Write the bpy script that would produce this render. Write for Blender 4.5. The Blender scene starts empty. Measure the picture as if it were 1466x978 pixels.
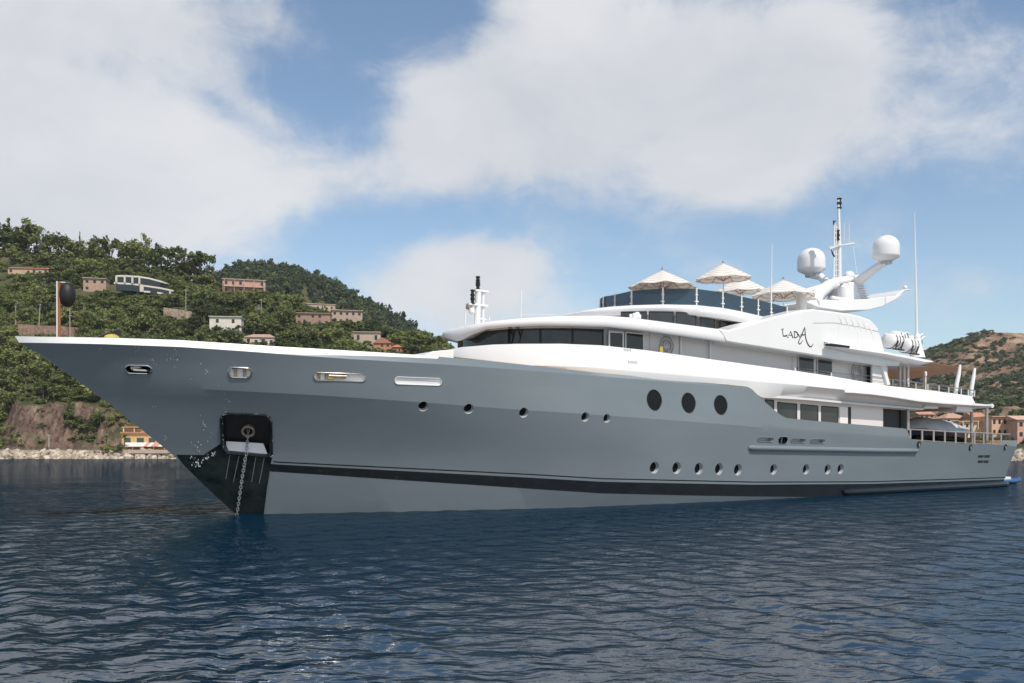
import bpy, bmesh, math, random
import numpy as np
from mathutils import Vector, Matrix

# ------------------------------------------------------------------ camera, sky, sun, exposure
SC = bpy.context.scene
COL = SC.collection
F, CX, HY, H = 1300.0, 733.0, 645.0, 2.6      # focal length and horizon of the 1466 px photograph, eye height
R = math.radians

cam_d = bpy.data.cameras.new('camera')
cam = bpy.data.objects.new('camera', cam_d)
COL.objects.link(cam)
cam.location = (0, 0, H)
cam.rotation_euler = (R(90), 0, 0)
cam_d.sensor_width = 36
cam_d.lens = 36 * F / 1466
cam_d.shift_y = (HY - 489) / 1466
cam_d.clip_start = 0.1
cam_d.clip_end = 30000
SC.camera = cam

SUN_TO = Vector((0.40, -0.64, 1.02)).normalized()          # direction towards the sun
sun_el = math.asin(SUN_TO.z)
sun_az = math.atan2(SUN_TO.x, SUN_TO.y)

SC.view_settings.view_transform = 'Standard'
SC.view_settings.look = 'None'
SC.view_settings.exposure = 0.25
SC.view_settings.gamma = 1
SC.view_settings.use_curve_mapping = False

W = bpy.data.worlds.new('World')
SC.world = W
W.use_nodes = True
NT = W.node_tree
for n in list(NT.nodes):
    NT.nodes.remove(n)


def wn(kind, **kw):
    n = NT.nodes.new(kind)
    for k, v in kw.items():
        setattr(n, k, v)
    return n


def wmath(op, a, b=None, c=None, clamp=False):
    n = wn('ShaderNodeMath', operation=op, use_clamp=clamp)
    for i, v in enumerate((a, b, c)):
        if v is None:
            continue
        if isinstance(v, (int, float)):
            n.inputs[i].default_value = v
        else:
            NT.links.new(v, n.inputs[i])
    return n.outputs[0]


def build_sky():
    L = NT.links
    out = wn('ShaderNodeOutputWorld')
    sky = wn('ShaderNodeTexSky', sky_type='NISHITA', sun_disc=False)
    sky.sun_elevation = sun_el
    sky.sun_rotation = sun_az
    sky.altitude = 0
    sky.air_density = 1.0
    sky.dust_density = 0.6
    sky.ozone_density = 1.0
    tc = wn('ShaderNodeTexCoord')
    sep = wn('ShaderNodeSeparateXYZ')
    L.new(tc.outputs['Generated'], sep.inputs[0])
    az = wmath('ARCTAN2', sep.outputs[0], sep.outputs[1])
    el = wmath('ARCSINE', sep.outputs[2])
    # fractal noise in direction space
    comb = wn('ShaderNodeCombineXYZ')
    L.new(az, comb.inputs[0])
    L.new(wmath('MULTIPLY', el, 1.5), comb.inputs[1])

    def noise(scale, detail, rough, off, dist=0.0):
        m = wn('ShaderNodeMapping')
        m.inputs['Location'].default_value = off
        L.new(comb.outputs[0], m.inputs[0])
        t = wn('ShaderNodeTexNoise')
        t.inputs['Scale'].default_value = scale
        t.inputs['Detail'].default_value = detail
        t.inputs['Roughness'].default_value = rough
        t.inputs['Distortion'].default_value = dist
        L.new(m.outputs[0], t.inputs['Vector'])
        return t.outputs[0]
    n1 = noise(4.6, 12, 0.60, (3.1, 1.7, 0.2), 0.35)
    n2 = noise(13, 9, 0.62, (7.7, 4.1, 2.2), 0.5)
    n3 = noise(3.0, 4, 0.5, (1.4, 9.3, 5.0))

    def blob(x, y, rx, ry, amp, rot=0.0):
        u, v = (x - CX) / F, (HY - y) / F
        a0 = math.atan(u)
        e0 = math.atan(v / math.sqrt(1 + u * u))
        ra, re = rx / F / (1 + u * u), ry / F
        da = wmath('SUBTRACT', az, a0)
        de = wmath('SUBTRACT', el, e0)
        if rot:
            c, s = math.cos(rot), math.sin(rot)
            da2 = wmath('ADD', wmath('MULTIPLY', da, c), wmath('MULTIPLY', de, s))
            de2 = wmath('SUBTRACT', wmath('MULTIPLY', de, c), wmath('MULTIPLY', da, s))
            da, de = da2, de2
        p = wmath('ADD', wmath('POWER', wmath('ABSOLUTE', wmath('DIVIDE', da, ra)), 2.0),
                  wmath('POWER', wmath('ABSOLUTE', wmath('DIVIDE', de, re)), 2.0))
        return wmath('MULTIPLY', wmath('EXPONENT', wmath('MULTIPLY', p, -1.0)), amp)
    blobs = [
        (60, 40, 380, 300, 0.66), (-320, 200, 520, 420, 0.8), (120, 270, 360, 130, 0.46), (380, 240, 240, 70, 0.44), (330, 10, 170, 60, 0.42),
        (650, 205, 150, 75, 0.75), (760, 90, 160, 120, 0.9), (950, 140, 230, 130, 1.1), (1110, 170, 170, 105, 0.72),
        (1050, 240, 80, 45, 0.5), (1175, 60, 85, 60, 0.55), (1290, 190, 130, 70, 0.30), (1465, 215, 80, 60, 0.42),
        (655, 425, 125, 62, 1.0), (700, 378, 95, 40, 0.7), (560, 420, 60, 40, 0.25), (1240, 330, 80, 26, 0.36), (1390, 412, 120, 26, 0.42), (925, 360, 60, 22, 0.30), (1010, 385, 60, 18, 0.22),
        (1560, 60, 200, 60, 0.22), (800, 470, 90, 40, 0.3),
    ]
    acc = None
    for b in blobs:
        v = blob(*b)
        acc = v if acc is None else wmath('ADD', acc, v)
    holes = [(505, 140, 62, 82, -0.46, 0.5), (200, 130, 120, 22, -0.18, -0.25), (330, 165, 150, 20, -0.22, -0.5), (60, 235, 150, 18, -0.14), (560, 15, 120, 45, -0.34), (400, 120, 130, 32, -0.32, -0.6), (905, 205, 60, 26, -0.42), (560, 330, 200, 35, -0.30, 0.12), (690, 215, 40, 26, -0.3), (640, 10, 60, 60, -0.5)]
    for b in holes:
        acc = wmath('ADD', acc, blob(*b))
    # clouds in the rest of the sky, behind the photographer
    back = wn('ShaderNodeMapRange', interpolation_type='SMOOTHSTEP')
    back.inputs['From Min'].default_value = 0.35
    back.inputs['From Max'].default_value = -0.2
    L.new(sep.outputs[1], back.inputs[0])
    acc = wmath('ADD', acc, wmath('MULTIPLY', back.outputs[0], wmath('MULTIPLY', n3, 1.0)))
    nz = wmath('ADD', wmath('MULTIPLY', wmath('SUBTRACT', n1, 0.5), 1.25), wmath('MULTIPLY', wmath('SUBTRACT', n2, 0.5), 0.95))
    dens = wmath('ADD', acc, wmath('MULTIPLY', nz, 1.15))
    mr = wn('ShaderNodeMapRange', interpolation_type='SMOOTHERSTEP')
    mr.inputs['From Min'].default_value = 0.0
    mr.inputs['From Max'].default_value = 1.06
    L.new(dens, mr.inputs[0])
    # clouds: bright tops, slightly grey undersides
    ramp = wn('ShaderNodeMix', data_type='RGBA')
    ramp.inputs[6].default_value = (4.5, 4.65, 4.95, 1)
    ramp.inputs[7].default_value = (5.6, 5.65, 5.8, 1)
    sh = wn('ShaderNodeMapRange')
    sh.inputs['From Min'].default_value = 0.36
    sh.inputs['From Max'].default_value = 0.62
    L.new(wmath('ADD', wmath('MULTIPLY', n1, 0.6), wmath('MULTIPLY', n3, 0.4)), sh.inputs[0])
    L.new(sh.outputs[0], ramp.inputs[0])
    tint = wn('ShaderNodeMix', data_type='RGBA', blend_type='MULTIPLY')
    tint.inputs[0].default_value = 1.0
    tint.inputs[7].default_value = (1.0, 1.02, 1.0, 1)
    L.new(sky.outputs[0], tint.inputs[6])
    mix = wn('ShaderNodeMix', data_type='RGBA')
    L.new(wmath('MULTIPLY', mr.outputs[0], 0.93), mix.inputs[0])
    L.new(tint.outputs[2], mix.inputs[6])
    L.new(ramp.outputs[2], mix.inputs[7])
    bg = wn('ShaderNodeBackground')
    bg.inputs[1].default_value = 0.12
    L.new(mix.outputs[2], bg.inputs[0])
    L.new(bg.outputs[0], out.inputs[0])


build_sky()

sun_d = bpy.data.lights.new('sun', 'SUN')
sun_d.energy = 3.5
sun_d.angle = R(0.8)
sun_d.color = (1.0, 0.93, 0.84)
sun = bpy.data.objects.new('sun', sun_d)
sun.rotation_euler = SUN_TO.to_track_quat('Z', 'Y').to_euler()
COL.objects.link(sun)

# ------------------------------------------------------------------ helpers
rng = random.Random(7)
nrng = np.random.default_rng(7)


def tag(o, label=None, cat=None, group=None, kind=None):
    if label: o['label'] = label
    if cat: o['category'] = cat
    if group: o['group'] = group
    if kind: o['kind'] = kind
    return o


def empty(name, loc, rz=0.0, parent=None):
    o = bpy.data.objects.new(name, None)
    o.empty_display_size = 0.2
    o.location = loc
    o.rotation_euler = (0, 0, rz)
    if parent: o.parent = parent
    COL.objects.link(o)
    return o


class MB:
    """collects vertices and faces, then links them as ONE mesh object"""
    def __init__(self):
        self.v, self.f, self.m = [], [], []

    def add(self, verts, faces, mi=0):
        o = len(self.v)
        self.v.extend([tuple(map(float, p)) for p in verts])
        self.f.extend([tuple(i + o for i in f) for f in faces])
        self.m.extend([mi] * len(faces))
        return o

    def box(self, c, size, rz=0.0, mi=0, M=None):
        sx, sy, sz = size[0] / 2, size[1] / 2, size[2] / 2
        vs = [Vector((x, y, z)) for x in (-sx, sx) for y in (-sy, sy) for z in (-sz, sz)]
        m = Matrix.Translation(c) @ Matrix.Rotation(rz, 4, 'Z') if M is None else Matrix.Translation(c) @ M
        vs = [m @ p for p in vs]
        self.add(vs, [(0, 1, 3, 2), (4, 6, 7, 5), (0, 4, 5, 1), (2, 3, 7, 6), (0, 2, 6, 4), (1, 5, 7, 3)], mi)

    def hexa(self, a, b, mi=0):
        """prism between two outlines of the same length"""
        n = len(a)
        fs = [tuple(range(n))[::-1], tuple(range(n, 2 * n))]
        for i in range(n):
            j = (i + 1) % n
            fs.append((i, j, n + j, n + i))
        self.add(list(a) + list(b), fs, mi)

    def tube(self, pts, rad, seg=8, mi=0, cap=True, flat=1.0):
        pts = [Vector(p) for p in pts]
        n = len(pts)
        if not hasattr(rad, '__len__'): rad = [rad] * n
        rings = []
        up0 = None
        for i, p in enumerate(pts):
            d = (pts[min(i + 1, n - 1)] - pts[max(i - 1, 0)])
            d = d.normalized() if d.length > 1e-9 else Vector((0, 0, 1))
            if up0 is None:
                up0 = Vector((0, 0, 1)) if abs(d.z) < 0.9 else Vector((1, 0, 0))
            s = d.cross(up0)
            if s.length < 1e-6: s = d.cross(Vector((0, 1, 0)))
            s.normalize()
            t = s.cross(d).normalized()
            up0 = t
            rings.append([p + (s * math.cos(2 * math.pi * k / seg) + t * flat * math.sin(2 * math.pi * k / seg)) * rad[i] for k in range(seg)])
        vs = [q for r in rings for q in r]
        fs = []
        for i in range(n - 1):
            for k in range(seg):
                k2 = (k + 1) % seg
                fs.append((i * seg + k, i * seg + k2, (i + 1) * seg + k2, (i + 1) * seg + k))
        if cap:
            fs.append(tuple(range(seg))[::-1])
            fs.append(tuple((n - 1) * seg + k for k in range(seg)))
        self.add(vs, fs, mi)

    def lathe(self, c, prof, seg=24, mi=0, axis='Z'):
        vs, fs = [], []
        n = len(prof)
        for (r, z) in prof:
            for k in range(seg):
                a = 2 * math.pi * k / seg
                p = (r * math.cos(a), r * math.sin(a), z)
                if axis == 'X': p = (p[2], p[0], p[1])
                if axis == 'Y': p = (p[0], p[2], p[1])
                vs.append((c[0] + p[0], c[1] + p[1], c[2] + p[2]))
        for i in range(n - 1):
            for k in range(seg):
                k2 = (k + 1) % seg
                fs.append((i * seg + k, i * seg + k2, (i + 1) * seg + k2, (i + 1) * seg + k))
        fs.append(tuple(range(seg))[::-1])
        fs.append(tuple((n - 1) * seg + k for k in range(seg)))
        self.add(vs, fs, mi)

    def build(self, name, mats, parent=None, smooth=True, angle=32, bevel=0.0):
        me = bpy.data.meshes.new(name)
        me.from_pydata(self.v, [], self.f)
        if not isinstance(mats, (list, tuple)): mats = [mats]
        for m in mats: me.materials.append(m)
        if len(mats) > 1:
            me.polygons.foreach_set('material_index', self.m)
        bm = bmesh.new()
        bm.from_mesh(me)
        bmesh.ops.recalc_face_normals(bm, faces=bm.faces)
        for e in bm.edges:
            e.smooth = not (len(e.link_faces) == 2 and e.calc_face_angle(0) > R(angle))
        for f in bm.faces: f.smooth = smooth
        bm.to_mesh(me)
        bm.free()
        o = bpy.data.objects.new(name, me)
        if parent: o.parent = parent
        COL.objects.link(o)
        if bevel:
            b = o.modifiers.new('bevel', 'BEVEL')
            b.width = bevel
            b.segments = 2
            b.limit_method = 'ANGLE'
        return o


# ---- materials (all procedural)
def mat(name, base, rough=0.5, metal=0.0, coat=0.0, var=0.0, vscale=3.0, bump=0.0, bscale=20.0, base2=None, spec=0.5, trans=0.0, ior=1.45, stretch=(1, 1, 1), space='Object', alpha=1.0):
    m = bpy.data.materials.new(name)
    m.use_nodes = True
    nt = m.node_tree
    b = nt.nodes['Principled BSDF']
    b.inputs['Base Color'].default_value = (*base, 1)
    b.inputs['Roughness'].default_value = rough
    b.inputs['Metallic'].default_value = metal
    b.inputs['Coat Weight'].default_value = coat
    b.inputs['Coat Roughness'].default_value = 0.06
    b.inputs['Specular IOR Level'].default_value = spec
    b.inputs['Transmission Weight'].default_value = trans
    b.inputs['IOR'].default_value = ior
    b.inputs['Alpha'].default_value = alpha
    tc = nt.nodes.new('ShaderNodeTexCoord')
    mp = nt.nodes.new('ShaderNodeMapping')
    mp.inputs['Scale'].default_value = stretch
    nt.links.new(tc.outputs[space], mp.inputs[0])
    if var or base2:
        t = nt.nodes.new('ShaderNodeTexNoise')
        t.inputs['Scale'].default_value = vscale
        t.inputs['Detail'].default_value = 6
        t.inputs['Roughness'].default_value = 0.6
        nt.links.new(mp.outputs[0], t.inputs['Vector'])
        mx = nt.nodes.new('ShaderNodeMix')
        mx.data_type = 'RGBA'
        if base2 is None:
            base2 = tuple(min(1, c * (1 + var)) for c in base)
            mx.inputs[6].default_value = (*[c * (1 - var) for c in base], 1)
        else:
            mx.inputs[6].default_value = (*base, 1)
        mx.inputs[7].default_value = (*base2, 1)
        mr = nt.nodes.new('ShaderNodeMapRange')
        mr.inputs['From Min'].default_value = 0.36
        mr.inputs['From Max'].default_value = 0.64
        nt.links.new(t.outputs[0], mr.inputs[0])
        nt.links.new(mr.outputs[0], mx.inputs[0])
        nt.links.new(mx.outputs[2], b.inputs['Base Color'])
    if bump:
        t2 = nt.nodes.new('ShaderNodeTexNoise')
        t2.inputs['Scale'].default_value = bscale
        t2.inputs['Detail'].default_value = 5
        nt.links.new(mp.outputs[0], t2.inputs['Vector'])
        bp = nt.nodes.new('ShaderNodeBump')
        bp.inputs['Strength'].default_value = bump
        bp.inputs['Distance'].default_value = 0.05
        nt.links.new(t2.outputs[0], bp.inputs['Height'])
        nt.links.new(bp.outputs[0], b.inputs['Normal'])
    return m


M = {}
M['grey'] = mat('grey_hull_paint', (0.157, 0.188, 0.206), 0.22, coat=0.15, var=0.05, vscale=0.5, bump=0.14, bscale=0.55, stretch=(0.35, 1, 1.2))
M['black'] = mat('black_boot_paint', (0.008, 0.010, 0.012), 0.25, var=0.3, vscale=2)
M['blackplate'] = mat('black_bow_plate', (0.006, 0.011, 0.012), 0.09, base2=(0.02, 0.026, 0.026), vscale=1.6, bump=0.08, bscale=5)
M['white'] = mat('white_gloss_paint', (0.735, 0.735, 0.735), 0.22, var=0.02, vscale=0.5)
M['whitewall'] = mat('white_matt_paint', (0.64, 0.635, 0.64), 0.4, var=0.02, vscale=0.5)
M['glass'] = mat('tinted_window_glass', (0.028, 0.033, 0.036), 0.03, spec=0.6, var=0.2, vscale=1.0)
M['clearglass'] = mat('blue_tinted_glass', (0.026, 0.052, 0.078), 0.04, spec=0.6, alpha=0.80)
M['port'] = mat('porthole_glass', (0.005, 0.006, 0.006), 0.06, spec=0.22, var=0.2)
M['rim'] = mat('porthole_rim_paint', (0.40, 0.43, 0.45), 0.3, var=0.05)
M['steel'] = mat('polished_steel', (0.55, 0.53, 0.50), 0.22, metal=1.0, var=0.1, vscale=8)
M['rust'] = mat('worn_steel', (0.24, 0.17, 0.11), 0.45, metal=0.6, base2=(0.42, 0.38, 0.33), vscale=7)
M['postgrey'] = mat('weathered_post', (0.42, 0.40, 0.38), 0.4, metal=.5, var=.1)
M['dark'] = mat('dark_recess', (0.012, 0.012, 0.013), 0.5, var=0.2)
M['rubber'] = mat('black_rubber', (0.012, 0.012, 0.012), 0.55, var=0.2)
M['teak'] = mat('teak_deck', (0.30, 0.19, 0.10), 0.6, var=0.2, vscale=6, stretch=(0.4, 8, 1))
M['wood'] = mat('varnished_wood', (0.27, 0.115, 0.045), 0.35, var=0.25, vscale=6, stretch=(4, 4, 0.4))
M['canvas'] = mat('tan_canvas', (0.50, 0.37, 0.28), 0.85, var=0.12, vscale=1.5)
M['tarp'] = mat('grey_tarpaulin', (0.44, 0.46, 0.50), 0.75, var=0.12, vscale=1.2, bump=0.5, bscale=2.0)
M['navy'] = mat('navy_paint', (0.01, 0.016, 0.04), 0.2, var=0.2)
M['yellow'] = mat('yellow_cover', (0.52, 0.38, 0.09), 0.6, var=0.15)
M['letter'] = mat('dark_lettering', (0.05, 0.045, 0.04), 0.4, var=0.1)
M['greymark'] = mat('grey_marking', (0.33, 0.33, 0.35), 0.5, var=0.1)
M['blue'] = mat('blue_rubber', (0.03, 0.10, 0.24), 0.45, var=0.1)
M['red'] = mat('red_vinyl', (0.25, 0.02, 0.015), 0.5, var=0.2)

# ------------------------------------------------------------------ the yacht's frame and hull form
TH = R(36.0)
UX = np.array((math.cos(TH), math.sin(TH)))
NX = np.array((-math.sin(TH), math.cos(TH)))
TIP = np.array((-17.65, 32.27))               # bow tip above the water


def to_world(s, q):
    return TIP + np.multiply.outer(np.asarray(s, float), UX) + np.multiply.outer(np.asarray(q, float), NX)


def px_of(s, q):
    w = to_world(s, q)
    return CX + F * w[..., 0] / w[..., 1], w[..., 1]


def ray_local(x):
    """camera position and ray direction (per metre of depth) in the yacht's frame"""
    r = -TIP
    d = np.array(((x - CX) / F, 1.0))
    return (r @ UX, r @ NX), (d @ UX, d @ NX)


def pp(x, y, p):
    """point on the fore-and-aft plane p metres to port of the centreline"""
    (cs, cq), (ds, dq) = ray_local(x)
    d = (-p - cq) / dq
    return (cs + d * ds, -p, H + (HY - y) / F * d)


STEM_PX = [(345, 742), (338, 736.5), (300, 702), (245, 649), (190, 605), (150, 573), (100, 537), (60, 509), (34, 494), (24, 489), (21.5, 485)]
_st = [pp(x, y, 0) for x, y in STEM_PX]
SX = np.array([-1.5] + [p[2] for p in _st])
SS = np.array([9.6] + [p[0] for p in _st])


def stem(z):
    return np.interp(z, SX, SS)


def send(z):
    return 62.2 + 1.0 * np.clip(z / 3.3, -0.2, 1.1)


ZK = (np.array([0, 10, 18, 30, 40, 63]), np.array([5.15, 4.75, 4.35, 3.95, 3.55, 2.9]))


def breadth(s, z):
    zk = np.interp(s, *ZK)
    k = np.clip(z / zk, 0, 1.0)
    zz = np.maximum(z, -1.2)
    bm = 5.35 + 0.45 * k
    Ln = 21.5 + 1.5 * k
    n = 1.95 + 0.35 * k - 0.35 * np.sin(np.pi * k) * 0.6
    t = np.clip((s - stem(zz)) / Ln, 0, 1)
    b = bm * (1 - (1 - t) ** n)
    b = b - 0.10 * np.maximum(z - zk, 0) * np.clip(s / 6, 0, 1) * np.clip((36 - s) / 6, 0, 1)
    tap = np.clip((s - 40) / 23, 0, 1)
    b = b * (1 - (0.20 - 0.06 * k) * tap ** 2)
    return b


def onhull(x, y):
    (cs, cq), (ds, dq) = ray_local(x)
    d = np.linspace(25, 75, 6001)
    s, q, z = cs + d * ds, cq + d * dq, H + (HY - y) / F * d
    g = breadth(s, z) + q                         # > 0 inside on the port side
    ok = np.where((g[1:] > 0) & (g[:-1] <= 0) & (s[1:] > 0))[0]
    if len(ok) == 0:
        i = int(np.argmax(g))
        return float(s[i]), float(z[i])
    i = ok[0]
    t = -g[i] / (g[i + 1] - g[i])
    return float(s[i] + t * (s[i + 1] - s[i])), float(z[i] + t * (z[i + 1] - z[i]))


def hp(x, y, off=0.0):
    s, z = onhull(x, y)
    return (s, -float(breadth(s, z)) - off, z)


def key(px):
    a = np.array([onhull(*p) for p in px])
    o = np.argsort(a[:, 0])
    return a[o, 0], a[o, 1]


def smooth_key(k, pad=0.0):
    return k


TOP_PX = [(60, 482), (100, 482.2), (200, 484), (260, 486), (400, 495.5), (500, 501), (600, 507.3), (700, 516), (760, 522.5), (860, 533), (938, 540), (1000, 546.5), (1040, 550.5), (1064, 553),
          (1071, 554), (1077, 557.6), (1089, 570), (1106, 585), (1117, 594), (1126, 598.5), (1163, 602.4), (1260, 610.5), (1297, 613.8),
          (1300, 617), (1303.5, 629.5), (1326, 631.8), (1381, 635), (1429, 636.5), (1431, 635), (1432.5, 630.4), (1446, 630.4)]
CH_PX = [(60, 491.2), (150, 493), (260, 497), (400, 507), (500, 514), (620, 521), (767, 531.5), (860, 539), (950, 546), (1020, 552)]
WB_PX = [(60, 491.0), (150, 492.8), (260, 496.8), (400, 506), (470, 508), (540, 509.5), (620, 512.6)]
ST_PX = [(385, 659.5), (400, 661), (760, 678.5), (860, 684.5), (1080, 689.5), (1246, 689), (1434, 683)]
S2_PX = [(385, 661.3), (400, 662.8), (760, 680.3), (860, 686.2), (1080, 691.2), (1246, 690.6), (1434, 684.4)]
BT_PX = [(385, 664), (400, 665.2), (760, 684), (860, 689.7), (1080, 694), (1246, 692.8), (1434, 686.8)]
BB_PX = [(385, 675), (400, 676), (760, 700), (860, 706.5), (1000, 709.8), (1080, 711), (1200, 712)]
K_TOP, K_CH, K_WB, K_ST, K_S2, K_BT, K_BB = [key(p) for p in (TOP_PX, CH_PX, WB_PX, ST_PX, S2_PX, BT_PX, BB_PX)]


def kz(k, s):
    return np.interp(s, k[0], k[1])


# ------------------------------------------------------------------ the yacht
yacht = empty('yacht', (TIP[0], TIP[1], 0), TH)
tag(yacht, 'large motor yacht with grey hull and white decks lying at anchor', 'yacht')


def build_hull():
    extra = np.concatenate([np.linspace(31.5, 36.5, 60), np.linspace(47.2, 48.6, 50), np.linspace(59.6, 60.8, 40)]) / 62.9
    t = np.unique(np.concatenate([np.linspace(0, 1, 300) ** 1.25, extra]))
    t = np.clip(t, 0, 1)
    n = len(t)

    def solve(fz):
        z = np.full(n, 3.0)
        for _ in range(25):
            s = stem(z) + t * (send(z) - stem(z))
            z = 0.5 * z + 0.5 * fz(s)
        s = stem(z) + t * (send(z) - stem(z))
        return s, z
    top = lambda s: kz(K_TOP, s)
    ch = lambda s: np.where(s < 30.5, kz(K_CH, s), top(s) - 0.05)
    ch = (lambda f: (lambda s: np.minimum(f(s), top(s) - 0.03)))(ch)
    wb = lambda s: np.where(s < 14.6, np.maximum(kz(K_WB, s), ch(s) + 0.004), top(s) - 0.02)
    zk = lambda s: np.minimum(np.interp(s, *ZK), ch(s) - 0.12)
    stp = lambda s: kz(K_ST, s)
    s2 = lambda s: kz(K_S2, s)
    bt = lambda s: kz(K_BT, s)
    bb = lambda s: np.where(s < 40.9, kz(K_BB, s), -0.10 - 0.02 * (s - 40.9))
    rows = [lambda s: 0 * s - 1.2, lambda s: 0 * s - 0.6, bb, bt, s2, stp]
    mats = [0, 0, 1, 0, 1]
    for k in range(1, 8):
        rows.append(lambda s, k=k: stp(s) + (zk(s) - stp(s)) * k / 8); mats.append(0)
    rows.append(zk); mats.append(0)
    for k in range(1, 4):
        rows.append(lambda s, k=k: zk(s) + (ch(s) - zk(s)) * k / 4); mats.append(0)
    rows.append(ch); mats.append(0)
    rows.append(wb); mats.append(0)
    rows.append(top); mats.append(2)
    nr = len(rows)
    S = np.zeros((nr, n)); Z = np.zeros((nr, n)); B = np.zeros((nr, n))
    for r, f in enumerate(rows):
        S[r], Z[r] = solve(f)
        B[r] = breadth(S[r], Z[r]) * np.where(Z[r] < 0, 1 + 0.12 * Z[r], 1)
        B[r][0] = 0.0
    fade = np.clip((31 - S[-1]) / 6, 0, 1) * np.clip(S[-1] / 4, 0, 1)
    chz, tz = Z[-3], Z[-1]
    for r in (nr - 2, nr - 1):
        k = np.clip((Z[r] - chz) / np.maximum(tz - chz, 0.05), 0, 1)
        B[r] = np.maximum(B[r] - 0.24 * k * fade, 0)
    vs, fs, ms = [], [], []
    def idx(side, r, c): return (side * nr + r) * n + c
    for side, sg in ((0, -1), (1, 1)):
        for r in range(nr):
            for c in range(n):
                vs.append((S[r, c], sg * B[r, c], Z[r, c]))
    for side in (0, 1):
        for r in range(nr - 1):
            for c in range(n - 1):
                m = mats[r]
                sm = S[r, c]
                if m == 1 and sm < 8.85: m = 0
                if m == 2 and sm > 14.6: m = 0
                if r == 0: m = 1
                q = (idx(side, r, c), idx(side, r, c + 1), idx(side, r + 1, c + 1), idx(side, r + 1, c))
                fs.append(q if side == 0 else q[::-1]); ms.append(m)
    for c in range(n - 1):
        fs.append((idx(0, nr - 1, c), idx(0, nr - 1, c + 1), idx(1, nr - 1, c + 1), idx(1, nr - 1, c))); ms.append(3)
        fs.append((idx(0, 0, c + 1), idx(0, 0, c), idx(1, 0, c), idx(1, 0, c + 1))); ms.append(1)
    for r in range(nr - 1):
        fs.append((idx(0, r, n - 1), idx(1, r, n - 1), idx(1, r + 1, n - 1), idx(0, r + 1, n - 1))); ms.append(0)
    me = bpy.data.meshes.new('hull')
    me.from_pydata(vs, [], fs)
    me.polygons.foreach_set('material_index', ms)
    bm = bmesh.new(); bm.from_mesh(me)
    bmesh.ops.remove_doubles(bm, verts=bm.verts, dist=0.0008)
    bmesh.ops.dissolve_degenerate(bm, dist=0.0005, edges=bm.edges)
    bmesh.ops.recalc_face_normals(bm, faces=bm.faces)
    bm.to_mesh(me); bm.free()
    for m in (M['grey'], M['black'], M['white'], M['teak'], M['rim'], M['white'], M['dark']): me.materials.append(m)
    return me


def hull_frame(x, y):
    """point on the hull at a pixel, with its outward normal and two tangents"""
    s, z = onhull(x, y)
    e = 0.05
    f = lambda s_, z_: np.array((s_, -float(breadth(s_, z_)), z_))
    ts = f(s + e, z) - f(s - e, z); tz = f(s, z + e) - f(s, z - e)
    ts /= np.linalg.norm(ts)
    nrm = np.cross(ts, tz); nrm /= np.linalg.norm(nrm)
    if nrm[1] > 0: nrm = -nrm
    tz = np.cross(nrm, ts); tz /= np.linalg.norm(tz)
    if tz[2] < 0: tz = -tz
    return f(s, z), nrm, ts, tz


BIG_PORTS = [(937, 573, 16), (986, 577, 15.5), (1032, 580, 15)]
UP_PORTS = [(606, 582, 8.3), (671, 585.5, 8.3), (750, 591, 8.2), (838, 597, 7.6), (869, 599, 7.0)]
LOW_PORTS = [(937, 669.5, 9.5), (969, 670, 9.5), (1000.5, 671, 9.4), (1029.5, 671.5, 9.3), (1056.5, 672.5, 9.2),
             (1107.5, 672, 8.4), (1154, 672, 8.2), (1185, 672, 8), (1203.5, 671.5, 8)]
PORTS = []
for (lst, deep, kind) in ((BIG_PORTS, 0.05, 'big'), (UP_PORTS, 0.19, 'up'), (LOW_PORTS, 0.19, 'low')):
    for (x, y, ry) in lst:
        c, nr_, ts, tz = hull_frame(x, y)
        d = px_of(c[0], c[1])[1]
        PORTS.append((c, nr_, ts, tz, ry * float(d) / F, deep, kind))

# slots: x0, x1, y centre left, y centre right, height px, depth, cut material slot
SLOTS = [(180, 217, 528.5, 529.5, 12.5, 0.40, 6), (327, 360.5, 533, 534, 14.5, 0.09, 5), (449, 524, 538.5, 541, 11, 0.11, 5), (565, 632, 544.5, 547, 10.5, 0.05, 5),
         (1084, 1107, 629, 629.5, 6.5, 0.28, 4), (1114, 1127.5, 630, 630.3, 10, 0.3, 6), (1132, 1153, 630.4, 631, 6.2, 0.28, 4), (1160, 1180.5, 631.2, 631.8, 6.0, 0.28, 4)]


def slot_outline(sl):
    x0, x1, ya, yb, h = sl[:5]
    (c0, _, _, _), (c1, _, _, _) = hull_frame(x0, ya), hull_frame(x1, yb)
    cm, nr_, ts, tz = hull_frame((x0 + x1) / 2, (ya + yb) / 2)
    d = float(px_of(cm[0], cm[1])[1])
    r = h / 2 * d / F
    ax = c1 - c0
    ln = np.linalg.norm(ax); ax = ax / ln
    up = tz - ax * (tz @ ax); up /= np.linalg.norm(up)
    nn = np.cross(ax, up)
    if nn[1] > 0: nn = -nn
    half = max(ln / 2 - r, 0.0)
    pts = []
    for k in range(9):
        a = -math.pi / 2 + math.pi * k / 8
        pts.append((half + r * math.cos(a), r * math.sin(a)))
    for k in range(9):
        a = math.pi / 2 + math.pi * k / 8
        pts.append((-half + r * math.cos(a), r * math.sin(a)))
    mid = (c0 + c1) / 2
    mid = mid + nn * max(0, (cm - mid) @ nn)
    return mid, nn, ax, up, pts, half, r


POCKET_PX = [(318, 640), (316.5, 600), (319, 595), (325, 592.5), (378, 594.3), (385, 597.5), (387.5, 604), (388.5, 651), (386, 654), (325, 649)]


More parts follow.
